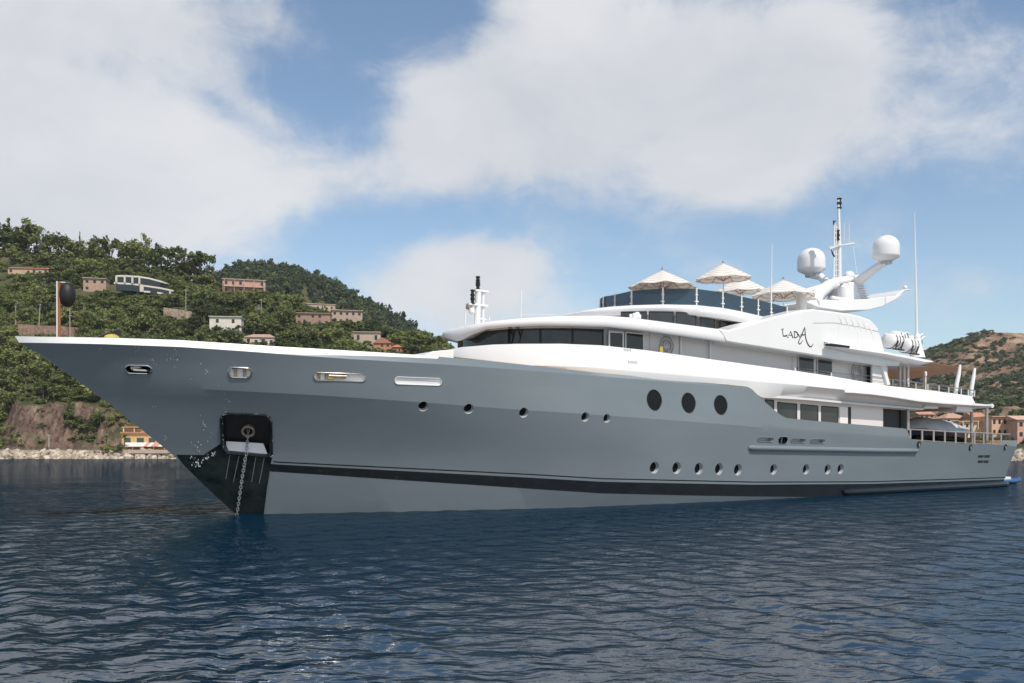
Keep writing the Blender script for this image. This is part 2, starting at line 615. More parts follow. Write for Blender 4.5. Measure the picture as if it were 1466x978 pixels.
def cut_hull(me):
    cut = MB()
    for (c, nr_, ts, tz, r, deep, kind) in PORTS:
        a = [c + nr_ * 0.3 + (ts * math.cos(k * math.pi / 14) + tz * math.sin(k * math.pi / 14)) * r for k in range(28)]
        b = [c - nr_ * deep + (ts * math.cos(k * math.pi / 14) + tz * math.sin(k * math.pi / 14)) * r * (0.86 if deep > 0.1 else 0.97) for k in range(28)]
        cut.hexa(a, b, 4)
    for sl in SLOTS:
        mid, nn, ax, up, pts, half, r = slot_outline(sl)
        cut.hexa([mid + nn * 0.4 + ax * x + up * y for x, y in pts], [mid - nn * sl[5] + ax * x + up * y for x, y in pts], sl[6])
    c, nr_, ts, tz = hull_frame(353, 622)
    pk = [np.array(hp(*p)) for p in POCKET_PX]
    cut.hexa([p + nr_ * 0.5 for p in pk], [c + (p - c) * 0.88 - nr_ * (0.55 + nr_ @ (p - c)) for p in pk], 6)
    bme = bpy.data.meshes.new('cutter')
    bme.from_pydata(cut.v, [], cut.f)
    bme.polygons.foreach_set('material_index', cut.m)
    for m in me.materials: bme.materials.append(m)
    bm = bmesh.new(); bm.from_mesh(bme); bmesh.ops.recalc_face_normals(bm, faces=bm.faces); bm.to_mesh(bme); bm.free()
    ho = bpy.data.objects.new('hull', me); COL.objects.link(ho)
    co = bpy.data.objects.new('cutter', bme); COL.objects.link(co)
    md = ho.modifiers.new('cut', 'BOOLEAN')
    md.object = co; md.operation = 'DIFFERENCE'; md.solver = 'EXACT'
    bpy.context.view_layer.update()
    dg = bpy.context.evaluated_depsgraph_get()
    nm = bpy.data.meshes.new_from_object(ho.evaluated_get(dg))
    bpy.data.objects.remove(co); bpy.data.meshes.remove(bme)
    ho.modifiers.clear()
    ho.data = nm
    nm.name = 'hull'
    bm = bmesh.new(); bm.from_mesh(nm)
    for e in bm.edges:
        e.smooth = not (len(e.link_faces) == 2 and e.calc_face_angle(0) > R(9))
    for f in bm.faces: f.smooth = True
    bm.to_mesh(nm); bm.free()
    ho.parent = yacht
    return ho


hull = cut_hull(build_hull())

# portholes: glass disc in a rim
for (c, nr_, ts, tz, r, deep, kind) in PORTS:
    ri = r * (0.86 if deep > 0.1 else 0.97) - 0.004
    m = MB()
    ring = [c - nr_ * (deep - 0.012) + (ts * math.cos(k * math.pi / 14) + tz * math.sin(k * math.pi / 14)) * ri * 0.93 for k in range(28)]
    m.hexa([p + nr_ * 0.01 for p in ring], [p - nr_ * 0.02 for p in ring])
    g = m.build('porthole', M['port'] if kind == 'big' else M['port'], yacht)
    m = MB()
    ring = [c - nr_ * (deep - 0.02) + (ts * math.cos(k * math.pi / 14) + tz * math.sin(k * math.pi / 14)) * ri * 0.955 for k in range(29)]
    m.tube(ring, ri * (0.05 if kind == 'big' else 0.07), 6, cap=False)
    m.build('porthole_frame', M['rubber'] if kind == 'big' else M['rim'], g)

# mooring slots: polished frames and fittings
for i, sl in enumerate(SLOTS):
    mid, nn, ax, up, pts, half, r = slot_outline(sl)
    m = MB()
    loop = [mid + nn * 0.012 + ax * x + up * y for x, y in pts]
    m.tube(loop + [loop[0]], (0.032, 0.032, 0.016, 0.012)[i] if i < 4 else 0.018, 6, cap=False)
    fr = m.build('mooring_slot', M['steel'] if i < 3 or i == 5 else M['white' if i == 3 else 'grey'], yacht)
    m = MB()
    if i == 0:
        m.tube([mid - nn * 0.2 - ax * half - up * r * .2, mid - nn * 0.2 + ax * half * 0.1 + up * r * .5], 0.11, 8)
        m.build('roller', M['white'], fr)
        m = MB(); m.box(mid - nn * 0.12 - up * r * 0.55 + ax * 0.06, (half * 2, 0.1, 0.06)); m.build('sill', M['steel'], fr)
    if i == 1:
        for sx in (-0.42, 0.42):
            m.tube([mid - nn * 0.04 + ax * sx * half * 1.7 - up * r, mid - nn * 0.04 + ax * sx * half * 1.7 + up * r], 0.06, 8)
        m.build('roller', M['rust'], fr)
    if i == 2:
        for sx in (-0.93, -0.60, -0.52):
            m.tube([mid - nn * 0.06 + ax * sx * half - up * r, mid - nn * 0.06 + ax * sx * half + up * r], 0.06, 8)
        m.tube([mid - nn * 0.06 + ax * -0.5 * half + up * 0.02, mid - nn * 0.06 + ax * 0.28 * half + up * 0.02], 0.09, 8)
        m.build('roller', M['rust'], fr)
        m = MB(); m.tube([mid - nn * 0.05 - up * .06 + ax * -0.52 * half, mid - nn * 0.05 - up * .06 + ax * -0.3 * half], 0.07, 8); m.build('mooring_line', M['yellow'], fr)
    if i == 5:
        m.tube([mid - nn * 0.1 - up * r, mid - nn * 0.1 + up * r], 0.05, 8)
        m.build('roller', M['steel'], fr)


def hull_patch(poly, off, step, name, material, mirror=True):
    bm = bmesh.new()
    f = bm.faces.new([bm.verts.new((x, y, 0)) for x, y in poly])
    xs = [p[0] for p in poly]; ys = [p[1] for p in poly]
    for k in range(int((max(xs) - min(xs)) / step)):
        bmesh.ops.bisect_plane(bm, geom=bm.verts[:] + bm.edges[:] + bm.faces[:], plane_co=(min(xs) + (k + 1) * step, 0, 0), plane_no=(1, 0, 0))
    for k in range(int((max(ys) - min(ys)) / step)):
        bmesh.ops.bisect_plane(bm, geom=bm.verts[:] + bm.edges[:] + bm.faces[:], plane_co=(0, min(ys) + (k + 1) * step, 0), plane_no=(0, 1, 0))
    bmesh.ops.triangulate(bm, faces=bm.faces)
    bm.verts.index_update()
    P = [hp(v.co.x, v.co.y, off) for v in bm.verts]
    Q = [hp(v.co.x, v.co.y, -0.03) for v in bm.verts]
    m = MB()
    fs = [tuple(v.index for v in f.verts) for f in bm.faces]
    bd = [(e.verts[0].index, e.verts[1].index) for e in bm.edges if len(e.link_faces) == 1]
    bm.free()
    for sg in ((1, -1) if mirror else (1,)):
        n = len(P)
        m.add([(p[0], sg * p[1], p[2]) for p in P + Q], fs + [(a, b, b + n, a + n) for a, b in bd])
    return m.build(name, material, yacht, angle=25)


PLATE = [(262, 665), (252, 651), (291, 651.5), (317, 634.5), (318.5, 641), (325, 649.5), (386, 654.5), (388.7, 652), (389.3, 656), (387.5, 664), (386, 676), (382, 700), (377.5, 735.5), (376, 744), (346, 744), (338.5, 737), (300, 702.5)]
hull_patch(PLATE, 0.014, 7, 'bow_plate', M['blackplate'])

# anchor pocket: frame, hawse pipe, bright sill, chain
c, nr_, ts, tz = hull_frame(353, 622)
m = MB()
loop = [np.array(hp(x, y, 0.02)) for x, y in POCKET_PX]
m.tube(loop + [loop[0]], 0.06, 8, cap=False)
pocket = m.build('anchor_pocket', M['blackplate'], yacht)
m = MB()
hw = np.array(hp(354.5, 623.5)) - nr_ * 0.50
a = [hw + nr_ * 0.17 + (ts * math.cos(k * math.pi / 10) + tz * math.sin(k * math.pi / 10)) * 0.22 for k in range(21)]
m.tube(a, 0.055, 8, cap=False)
m.tube([hw - nr_ * 0.03, hw + nr_ * 0.17], 0.24, 20, cap=False)
m.build('hawse_pipe', M['rust'], pocket)
m = MB()
m.hexa([np.array(hp(x, y, o)) for x, y, o in ((325, 651, -0.03), (385.5, 655, -0.03), (382.5, 634.5, -0.40), (328.5, 631.5, -0.40))],
       [np.array(hp(x, y, o)) for x, y, o in ((325, 654, -0.05), (385.5, 658, -0.05), (382.5, 639, -0.45), (328.5, 636, -0.45))])
m.build('sill', M['white'], pocket, bevel=0.01)
# small irregular white flecks on the pocket's edge and on the bow
def flecks(pts, name, parent, off=0.018, material='white'):
    m = MB()
    for (x, y, r) in pts:
        k = rng.randint(5, 8)
        ring = []
        a0 = rng.random() * 6
        for j in range(k):
            rr = r * rng.uniform(0.45, 1.25)
            ring.append(hp(x + rr * math.cos(a0 + j * 6.283 / k) * 0.7, y + rr * math.sin(a0 + j * 6.283 / k) * 1.2, off))
        m.add(ring, [tuple(range(k))])
    return m.build(name, M[material], parent)


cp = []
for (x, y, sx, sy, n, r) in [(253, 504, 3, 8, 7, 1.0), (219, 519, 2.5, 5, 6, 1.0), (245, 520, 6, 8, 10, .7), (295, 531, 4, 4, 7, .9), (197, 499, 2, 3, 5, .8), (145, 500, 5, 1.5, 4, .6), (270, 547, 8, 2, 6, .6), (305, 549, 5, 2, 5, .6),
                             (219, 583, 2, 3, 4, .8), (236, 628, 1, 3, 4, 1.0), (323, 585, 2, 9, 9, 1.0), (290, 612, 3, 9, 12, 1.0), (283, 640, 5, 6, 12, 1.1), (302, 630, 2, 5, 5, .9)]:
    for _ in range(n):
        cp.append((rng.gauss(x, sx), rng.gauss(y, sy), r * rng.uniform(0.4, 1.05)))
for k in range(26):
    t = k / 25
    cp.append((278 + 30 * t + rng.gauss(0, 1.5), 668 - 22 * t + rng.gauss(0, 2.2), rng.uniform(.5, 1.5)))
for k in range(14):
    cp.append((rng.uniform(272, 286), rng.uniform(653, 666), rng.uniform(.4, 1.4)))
flecks(cp, 'white_flecks', yacht, 0.02)
cp = []
for k in range(46):
    j = rng.randrange(0, 8)
    a, b = POCKET_PX[j], POCKET_PX[j + 1]
    t = rng.random()
    cp.append((a[0] + (b[0] - a[0]) * t + rng.gauss(0, .6), a[1] + (b[1] - a[1]) * t + rng.gauss(0, .6), rng.uniform(.3, .8)))
flecks(cp, 'white_flecks', pocket, 0.085)


def chain(pts, name, link=0.17, rad=0.022, parent=None):
    pts = [Vector(p) for p in pts]
    m = MB()
    L = [0]
    for a, b in zip(pts, pts[1:]): L.append(L[-1] + (b - a).length)
    n = int(L[-1] / (link * 0.72))
    for i in range(n):
        d = L[-1] * i / n
        k = max(j for j in range(len(L) - 1) if L[j] <= d)
        p = pts[k].lerp(pts[k + 1], (d - L[k]) / (L[k + 1] - L[k]))
        ax = (pts[k + 1] - pts[k]).normalized()
        sd = ax.cross(Vector((0.3, 1, 0.1))).normalized()
        if i % 2: sd = ax.cross(sd).normalized()
        ring = [p + ax * math.cos(j * math.pi / 5) * link / 2 + sd * math.sin(j * math.pi / 5) * link * 0.3 for j in range(11)]
        m.tube(ring, rad, 5, cap=False)
    return m.build(name, M['chainsteel'], parent)


M['chainsteel'] = mat('galvanised_chain', (0.36, 0.36, 0.37), 0.45, metal=0.7, var=0.3, vscale=6)
wl = np.array(pp(338.5, 741, 0.45))
chain([hw + nr_ * 0.1, np.array(hp(352, 650, 0.06)), np.array(hp(349, 660, 0.10)), wl], 'anchor_chain', 0.16, 0.019, yacht)
m = MB()
for (x0, y0, x1, y1) in ((329, 651, 323, 686), (342, 652, 334, 690), (353, 654, 350, 676), (366, 654, 360, 690), (378, 655, 371, 692)):
    m.tube([hp(x0, y0, 0.03), hp((x0 + x1) / 2, (y0 + y1) / 2, 0.02), hp(x1, y1, 0.016)], 0.008, 5)
m.build('water_trickle', M['greymark'], pocket)

# rub rail, side sponson, stern vents, fairleads
m = MB()
pts = [hp(x, y, 0.03) for x, y in zip(np.linspace(1074, 1311, 40), np.interp(np.linspace(1074, 1311, 40), [1074, 1160, 1260, 1311], [641.2, 643, 645, 645.4]))]
m.tube([hp(1071.5, 641.2, 0.0)] + pts + [hp(1313, 645.4, -0.05)], [0.07] + [0.15] * len(pts) + [0.06], 12, flat=1.0)
m.build('rub_rail', M['greylight'] if 'greylight' in M else M['grey'], yacht)
m = MB()
ss = np.linspace(41.5, 62.9, 50)
m.tube([(s, -float(breadth(s, 0.25)) + 0.02, 0.19) for s in ss] + [(63.5, -3.9, 0.19)], [0.12] + [0.21] * 49 + [0.2], 12)
m.tube([(s, float(breadth(s, 0.25)) - 0.02, 0.19) for s in ss] + [(63.5, 3.9, 0.19)], [0.12] + [0.21] * 49 + [0.2], 12)
m.box((62.6, 0, 0.2), (1.9, 8.2, 0.34))
m.build('swim_platform', M['black'], yacht)
for (y, xa, xb) in ((653.5, 1400, 1417), (661, 1399.5, 1415)):
    for k in range(2):
        x0 = xa + (xb - xa) * k * 0.52; x1 = x0 + (xb - xa) * 0.46
        m = MB()
        a = [np.array(hp(x, yy, 0.012)) for x, yy in ((x0, y + 1.7), (x1 - .5, y + 1.7), (x1 + .8, y - 1.7), (x0 + .8, y - 1.7))]
        m.hexa(a, [p + np.array((0, .03, 0)) for p in a])
        m.build('exhaust_vent', M['dark'], yacht)
for (x, y) in ((1315, 636), (1389, 640.5), (1439, 640)):
    m = MB(); c2, n2, t2, z2 = hull_frame(x, y)
    ring = [c2 + n2 * 0.02 + t2 * math.cos(k * math.pi / 8) * 0.16 + z2 * math.sin(k * math.pi / 8) * 0.16 for k in range(17)]
    m.tube(ring, 0.05, 6, cap=False)
    fl = m.build('fairlead', M['dark'], yacht)
    m = MB(); m.box(c2 + n2 * 0.03 - z2 * .03, (0.14, 0.08, 0.2)); m.build('roller', M['steel'], fl)


# ---- superstructure bands: a plan curve swept with a profile
def plan(s0, Wd, a, n=2.2, s1=60.0, k=1.0, W1=None, s2=None, N=70, M_=60):
    u = np.linspace(0, 1, N)
    p = np.sin(u * math.pi / 2)
    t = 1 - (1 - p ** (2.0 / k) ) ** 0.5 if False else None
    th = u * math.pi / 2
    s = s0 + a * (1 - np.cos(th) ** (2 / n))
    q = Wd * np.sin(th) ** (2 / n)
    sa = np.linspace(s0 + a, s1, M_)[1:]
    qa = np.full(len(sa), Wd)
    if W1 is not None:
        tt = np.clip((sa - s2) / (s1 - s2), 0, 1)
        qa = Wd + (W1 - Wd) * tt ** 2
    return np.concatenate([s, sa]), np.concatenate([q, qa])


def normals(s, q):
    ds, dq = np.gradient(s), np.gradient(q)
    ds[0], dq[0] = 0, 1
    l = np.hypot(ds, dq)
    return dq / l * -1, ds / l                     # outward = (-dq, ds) on the port side (q counted to port)


def ztrace(s, q, px):
    """height along the plan curve (port side) from a line traced in the photograph"""
    x, d = px_of(s, -q)
    a = np.array(px)
    y = np.interp(x, a[:, 0], a[:, 1])
    return H + (HY - y) / F * d


def sweep(name, s, q, rows, mats, parent=None, close_aft=True, closed=True, matidx=None, angle=40):
    """rows: list of (z array, inset) forming a profile, port and starboard, round the nose"""
    ns, nq = normals(s, q)
    n, nr = len(s), len(rows)
    P = []
    for side in (1, -1):
        for z, ins in rows:
            ss = s - ns * ins
            qq = np.maximum(q - nq * ins, 0.0)
            P.append(np.stack([ss, -side * qq, np.broadcast_to(z, s.shape)], 1))
    m = MB()
    vs = np.concatenate(P)
    fs, mi = [], []
    id_ = lambda side, r, c: (side * nr + r) * n + c
    rr = range(nr) if closed else range(nr - 1)
    for side in (0, 1):
        for r in rr:
            r2 = (r + 1) % nr
            for c in range(n - 1):
                fs.append((id_(side, r, c), id_(side, r, c + 1), id_(side, r2, c + 1), id_(side, r2, c)))
                mi.append(matidx[r] if matidx else 0)
        if close_aft and closed:
            fs.append(tuple(id_(side, r, n - 1) for r in range(nr)))
            mi.append(0)
    m.add(vs, fs)
    m.m = mi
    # weld the nose
    me_o = m.build(name, mats, parent, angle=angle)
    bm = bmesh.new(); bm.from_mesh(me_o.data)
    bmesh.ops.remove_doubles(bm, verts=bm.verts, dist=0.002)
    bmesh.ops.recalc_face_normals(bm, faces=bm.faces)
    for e in bm.edges:
        e.smooth = not (len(e.link_faces) == 2 and e.calc_face_angle(0) > R(angle))
    bm.to_mesh(me_o.data); bm.free()
    return me_o


def deck(name, s, q, z, material, ins, thick=0.12):
    ns, nq = normals(s, q)
    ss = s - ns * ins; qq = np.maximum(q - nq * ins, 0.02)
    z = np.broadcast_to(z, s.shape)
    m = MB()
    n = len(s)
    top = [(ss[i], -qq[i], z[i]) for i in range(n)] + [(ss[i], qq[i], z[i]) for i in range(n)]
    bot = [(p[0], p[1], p[2] - thick) for p in top]
    fs = [(i, i + 1, n + i + 1, n + i) for i in range(n - 1)]
    m.add(top + bot, fs + [tuple(2 * n + k for k in f) for f in fs] + [(i, i + 1, 2 * n + i + 1, 2 * n + i) for i in range(n - 1)] + [(n + i, n + i + 1, 3 * n + i + 1, 3 * n + i) for i in range(n - 1)] + [(n - 1, 2 * n - 1, 4 * n - 1, 3 * n - 1)])
    return m.build(name, material, yacht)


# A: white topsides of the upper deck with its bulwark, flush with the hull
sA, qA = plan(18.15, 5.62, 9.0, 2.0, 57.2, W1=5.05, s2=42, M_=140)
A_TOP = [(632, 500), (651, 496.8), (697, 493), (735, 491.8), (800, 491.6), (860, 494), (922, 500.6), (975, 507.8), (1019, 514), (1080, 522.5), (1141, 530.8), (1190, 538), (1260, 550.2),
         (1277, 552.6), (1323, 557.5), (1369, 563.5), (1393, 567), (1400, 572), (1424, 577)]
A_LOW = [(632, 512), (700, 519), (760, 526), (860, 537), (1040, 553.5), (1070, 556), (1090.6, 569.6), (1147, 574.5), (1193, 578.8), (1260, 584.6), (1313.5, 589), (1316, 583), (1424, 586)]
A_CR = [(632, 508), (760, 522), (840, 525), (1040, 542), (1147, 551), (1213, 557.6), (1246, 563), (1323, 573.5), (1384, 579), (1424, 583)]
zt, zl, zc = ztrace(sA, qA - 0.28, A_TOP), ztrace(sA, qA, A_LOW), ztrace(sA, qA, A_CR)
zA_top = zt.copy()
inL = 0.10 + 0.62 * np.clip((sA - 33.5) / 5, 0, 1)
zl = np.where(sA > 33, ztrace(sA, qA - inL, A_LOW), zl)
noseA = np.clip((sA - 18.15) / 7, 0, 1)
inT = 0.30 - 0.05 * (1 - noseA)
bul = sweep('upper_bulwark', sA, qA, [(zt - 0.95, 0.55), (zt - 0.02, inT + 0.14), (zt, inT + 0.07), (zt - 0.02, inT), (zc, 0.0), (zc - 0.04, 0.0), (zl + 0.02, inL), (zl, inL + .05), (zl + .05, 1.05)], M['white'], yacht)
# forward of the drop the band sits on the hull; its deck
deck('upper_deck', sA, qA, zt - 0.85, M['teak'], 0.56)
i0 = int(np.argmin(abs(sA - 31)))
deck('upper_deck_soffit', sA[i0:], qA[i0:], zl[i0:] + 0.17, M['whitewall'], 0.3)

# fashion ledge along the after part of the band
m = MB()
LED = [(1216, 559.5, 562.5), (1222, 559, 564), (1246, 561.5, 566), (1280, 566, 570.5), (1315, 571, 576.5), (1350, 574.3, 579.5), (1402, 577.7, 582.5), (1420, 579.3, 583), (1424, 580.5, 582)]
va, vb = [], []
rings = []
for x, ya, yb in LED:
    pa, pb = np.array(pp(x, ya, 5.5)), np.array(pp(x, yb, 5.5))
    w = 5.62 - 0.57 * np.clip((pa[0] - 42) / 15.2, 0, 1) ** 2
    pa, pb = np.array(pp(x, ya, w + .3)), np.array(pp(x, yb, w + .3))
    k = 0.04 if x in (1216, 1424) else 0.34
    h = (pa[2] - pb[2])
    rings.append([(pa[0], -(w - 0.2), pa[2] + 0.05), (pa[0], -(w + k * .6), pa[2]), (pa[0], -(w + k), pa[2] - h * .35), (pa[0], -(w + k), pa[2] - h * .7), (pa[0], -(w + k * .6), pa[2] - h), (pa[0], -(w - 0.2), pa[2] - h - .02)])
for sg in (1, -1):
    n = len(rings)
    fs = [tuple(range(6)), tuple((n - 1) * 6 + k for k in range(6))]
    for i in range(n - 1):
        for k in range(6):
            fs.append((i * 6 + k, i * 6 + (k + 1) % 6, i * 6 + 6 + (k + 1) % 6, i * 6 + 6 + k))
    m.add([(p[0], sg * p[1], p[2]) for r_ in rings for p in r_], fs)
m.build('side_ledge', M['white'], yacht, angle=50)
# closing lip across the stern of the upper deck
m = MB()
e1, e2 = pp(1424, 579, 5.05), pp(1424, 583, 5.05)
m.tube([(e1[0], -4.9, (e1[2] + e2[2]) / 2), (e1[0] + .35, -4.0, (e1[2] + e2[2]) / 2), (e1[0] + .5, 0, (e1[2] + e2[2]) / 2), (e1[0] + .35, 4.0, (e1[2] + e2[2]) / 2), (e1[0], 4.9, (e1[2] + e2[2]) / 2)], 0.14, 10)
m.build('stern_lip', M['white'], yacht)
# bracket boxes under the after deck
for (xa, xb, ya, yb) in ((1317, 1344, 576, 585.5), (1369, 1393, 580.5, 590)):
    m = MB()
    a = [np.array(pp(x, y, 5.0)) for x, y in ((xa + 2, ya - 2), (xb - 4, ya - 2), (xb, yb), (xa, yb - .5))]
    for sg in (1, -1):
        m = MB()
        m.hexa([p * np.array((1, sg, 1)) for p in a], [(p + np.array((0, 1.2, 0))) * np.array((1, sg, 1)) for p in a])
        m.build('deck_bracket', M['white'], yacht, bevel=0.03)

# low white coaming on the foredeck ahead of the bulwark
m = MB()
prof = [pp(600, 513, 2.2), pp(607, 509.5, 2.2), pp(620, 503, 2.2), pp(634, 501.5, 2.2), pp(650, 501, 2.2), pp(650, 520, 2.2), pp(600, 516, 2.2)]
m.hexa(prof, [(p[0], 2.2, p[2]) for p in prof])
m.build('foredeck_coaming', M['white'], yacht, bevel=0.08)

# wheelhouse: wall, wrap-round glass, mullions, wipers
sW, qW = plan(19.35, 4.5, 8.0, 2.3, float(pp(1251, 530, 4.55)[0]), M_=80)
B_TOP = [(630, 468), (655, 467), (668, 464), (702, 458.6), (751, 454.4), (797, 452), (860, 451.3), (900, 454), (950, 460.5), (1000, 467), (1040, 472.5), (1090, 478), (1340, 515)]
B_LOW = [(630, 488), (656, 488), (671, 480), (693.6, 471.5), (726, 468.2), (774, 466), (816, 466.6), (870, 468.2), (925, 474), (985, 482.5), (1060, 493.3), (1143, 505.3), (1180, 511), (1246, 520), (1271, 524)]
zwl = ztrace(sA, qA, A_TOP)
zWt = ztrace(sW, qW, [(x, y - 5) for x, y in B_LOW[:-2]] + [(1246, 515), (1300, 522)])
zWb = np.interp(sW, sA, zt) - 0.75
wall = sweep('wheelhouse_wall', sW, qW, [(zWb, 0.25), (zWb, 0.0), (zWt, 0.0), (zWt, 0.25)], M['whitewall'], yacht)
iw = qW * 0 + 1
lastw = int(np.argmin(abs(px_of(sW, -qW)[0][40:] - 864))) + 40
sG, qG = sW[:lastw + 1], qW[:lastw + 1]
zGb = np.interp(sG, sA, zt) - 0.35
zGt = ztrace(sG, qG + 0.02, [(630, 484), (651, 484), (692, 474.5), (726, 471.5), (774, 470), (823, 470), (870, 471.8)])
gl = sweep('wheelhouse_window', sG, qG, [(zGb, 0.0), (zGb, -0.02), (zGt, -0.02), (zGt, 0.0)], M['glass'], yacht)
xg, dg_ = px_of(sG, -qG)
for (xm, wpx) in ((668, 4), (694, 3), (729, 4), (773.5, 5), (820.5, 5)):
    k = 20 + int(np.argmin(abs(xg[20:] - xm)))
    ns, nq = normals(sG, qG)
    p = np.array((sG[k] + ns[k] * 0.03, -(qG[k] + nq[k] * 0.03)))
    tdir = np.array((nq[k], ns[k]))
    wd = 0.13
    for sg in (1, -1):
        a = [(p[0] + tdir[0] * u, sg * (p[1] + tdir[1] * u), zz) for u, zz in ((-wd / 2, zGb[k]), (wd / 2, zGb[k]), (wd / 2, zGt[k]), (-wd / 2, zGt[k]))]
        b = [(q_[0] - ns[k] * .05, q_[1] + sg * nq[k] * .05, q_[2]) for q_ in a]
        m = MB(); m.hexa(a, b)
        m.build('mullion', M['dark'], gl)
for xm in (668, 709, 741):
    k = 20 + int(np.argmin(abs(xg[20:] - xm)))
    ns, nq = normals(sG, qG)
    f = lambda ds, z, o: (sG[k] + ns[k] * o + nq[k] * ds, -(qG[k] + nq[k] * o) + ns[k] * ds, z)
    zm = zGt[k]
    m = MB()
    m.tube([f(0, zm + .12, .05), f(.05, zm + .02, .12), f(.18, zm - .35, .1)], 0.018, 6)
    m.tube([f(.10, zm + .12, .05), f(.12, zm + .02, .12), f(.22, zm - .36, .1)], 0.014, 6)
    m.tube([f(.30, zm - .05, .08), f(.10, zm - .75, .08)], 0.02, 6)
    m.box(f(.05, zm + .13, .06), (.14, .1, .1))
    m.build('window_wiper', M['rubber'], gl)


def panel(x0, x1, yt0, yt1, yb0, yb1, p, thick=0.02, material='glass', name='window', parent=None, bevel=0.0):
    a = [np.array(pp(x, y, p)) for x, y in ((x0, yb0), (x1, yb1), (x1, yt1), (x0, yt0))]
    a[3][0] = a[0][0]; a[2][0] = a[1][0]
    m = MB()
    m.hexa([v + np.array((0, -thick, 0)) for v in a], [v + np.array((0, 0.01, 0)) for v in a])
    o = m.build(name, M[material], parent or yacht, bevel=bevel)
    return o, a


def framed(x0, x1, yt0, yt1, yb0, yb1, p, parent=None, name='window', frame='white', fw=0.05, glass='glass'):
    o, a = panel(x0, x1, yt0, yt1, yb0, yb1, p, 0.015, glass, name, parent)
    m = MB()
    for i in range(4):
        m.tube([a[i] - np.array((0, .02, 0)), a[(i + 1) % 4] - np.array((0, .02, 0))], fw / 2, 4)
    m.build('window_frame', M[frame], o)
    return o


PW = 4.55
# side door and window beside the wheelhouse, windows further aft, emblems
framed(872, 892, 474.5, 476, 500, 502, PW, name='door_window', fw=0.1)
framed(895.5, 921, 475.5, 478, 503, 505, PW, fw=0.08)
framed(1143, 1165, 505, 508, 535, 538, PW)
framed(1170, 1191, 508.5, 511, 539, 542, PW)
panel(1241.5, 1248.5, 518, 519, 552, 553, PW, 0.02, 'dark', 'doorway')


def emblem(x, y, rx_m, p, ratio=0.62):
    c = np.array(pp(x, y, p)) - np.array((0, 0.02, 0))
    m = MB()
    for k in (1.0, ratio):
        m.tube([c + np.array((math.cos(a) * rx_m * k, 0, math.sin(a) * rx_m * k)) for a in np.linspace(0, 2 * math.pi, 33)], 0.028, 5, cap=False)
    m.tube([c + np.array((-rx_m * .25, 0, -rx_m * .35)), c + np.array((rx_m * .25, 0, -rx_m * .35))], 0.02, 5)
    m.tube([c + np.array((-rx_m * .2, 0, 0)), c + np.array((-rx_m * .2, 0, rx_m * .35)), c + np.array((rx_m * .2, 0, rx_m * .35)), c + np.array((rx_m * .2, 0, 0))], 0.02, 5)
    return m.build('wall_emblem', M['greymark'], yacht)


emblem(954.5, 495, 0.44, PW)
emblem(1226, 533.5, 0.50, PW)
for xv in (931, 975, 1013, 1017, 1135, 1216):                  # panel joints and pilasters in the side wall
    yv = np.interp(xv, [860, 1141, 1260], [480, 518, 535])
    c = np.array(pp(xv, yv, PW + 0.012))
    m = MB(); m.box(c, (0.12 if xv in (975, 1017) else 0.03, 0.024, 1.9)); m.build('wall_joint', M['white' if xv in (975, 1017) else 'whitewall'], yacht)
m = MB(); c = np.array(pp(946, 500.5, 4.9)); m.box(c, (0.22, 0.12, 0.36)); m.build('life_ring_light', M['yellow'], yacht, bevel=0.03)
def on_bulwark(x, y):
    p = 5.5
    for _ in range(8):
        a_ = pp(x, y, p)
        k_ = np.interp(a_[0], sA, zc), np.interp(a_[0], sA, zA_top), np.interp(a_[0], sA, inT), np.interp(a_[0], sA, qA)
        p = float(k_[3] - k_[2] * np.clip((a_[2] - k_[0]) / (k_[1] - k_[0]), 0, 1.2))
    return np.array(pp(x, y, p + .006))


for x0_, y0_, cnt in ((893, 500.5, 5), (899.5, 518, 6)):
    m = MB()
    for k in range(cnt):
        x_ = x0_ + 2.3 * k; y_ = y0_ + .22 * k
        h_ = 1.5 if k % 2 else 2.0
        m.add([on_bulwark(x_, y_ + h_), on_bulwark(x_ + 1.3, y_ + h_ + .1), on_bulwark(x_ + 1.3, y_ - h_ + .1), on_bulwark(x_, y_ - h_)], [(0, 1, 2, 3)])
    m.build('deck_marking', M['greymark'], bul)

# B: roof brow of the wheelhouse deck, running aft into the name panel
sB, qB = plan(18.6, 5.45, 8.6, 2.25, 47.2, M_=110)
zt, zl = ztrace(sB, qB - 0.2, B_TOP), ztrace(sB, qB - .05, B_LOW)
mid = zl + (zt - zl) * 0.45
fB = .40 - .2 * np.clip((sB - 30) / 5, 0, 1)
brow = sweep('wheelhouse_roof', sB, qB, [(zt - 0.06, 1.6), (zt, 0.75), (zt - 0.02, 0.42 * fB), (zl + (zt - zl) * .80, 0.12 * fB), (mid, 0.0), (zl + (zt - zl) * .2, 0.03 * fB), (zl + 0.03, 0.12 * fB), (zl, 0.2 * fB), (zl + 0.19, 0.98)], M['white'], yacht, angle=50)
deck('bridge_deck', sB, qB, zt - 0.12, M['white'], 1.0, 0.3)

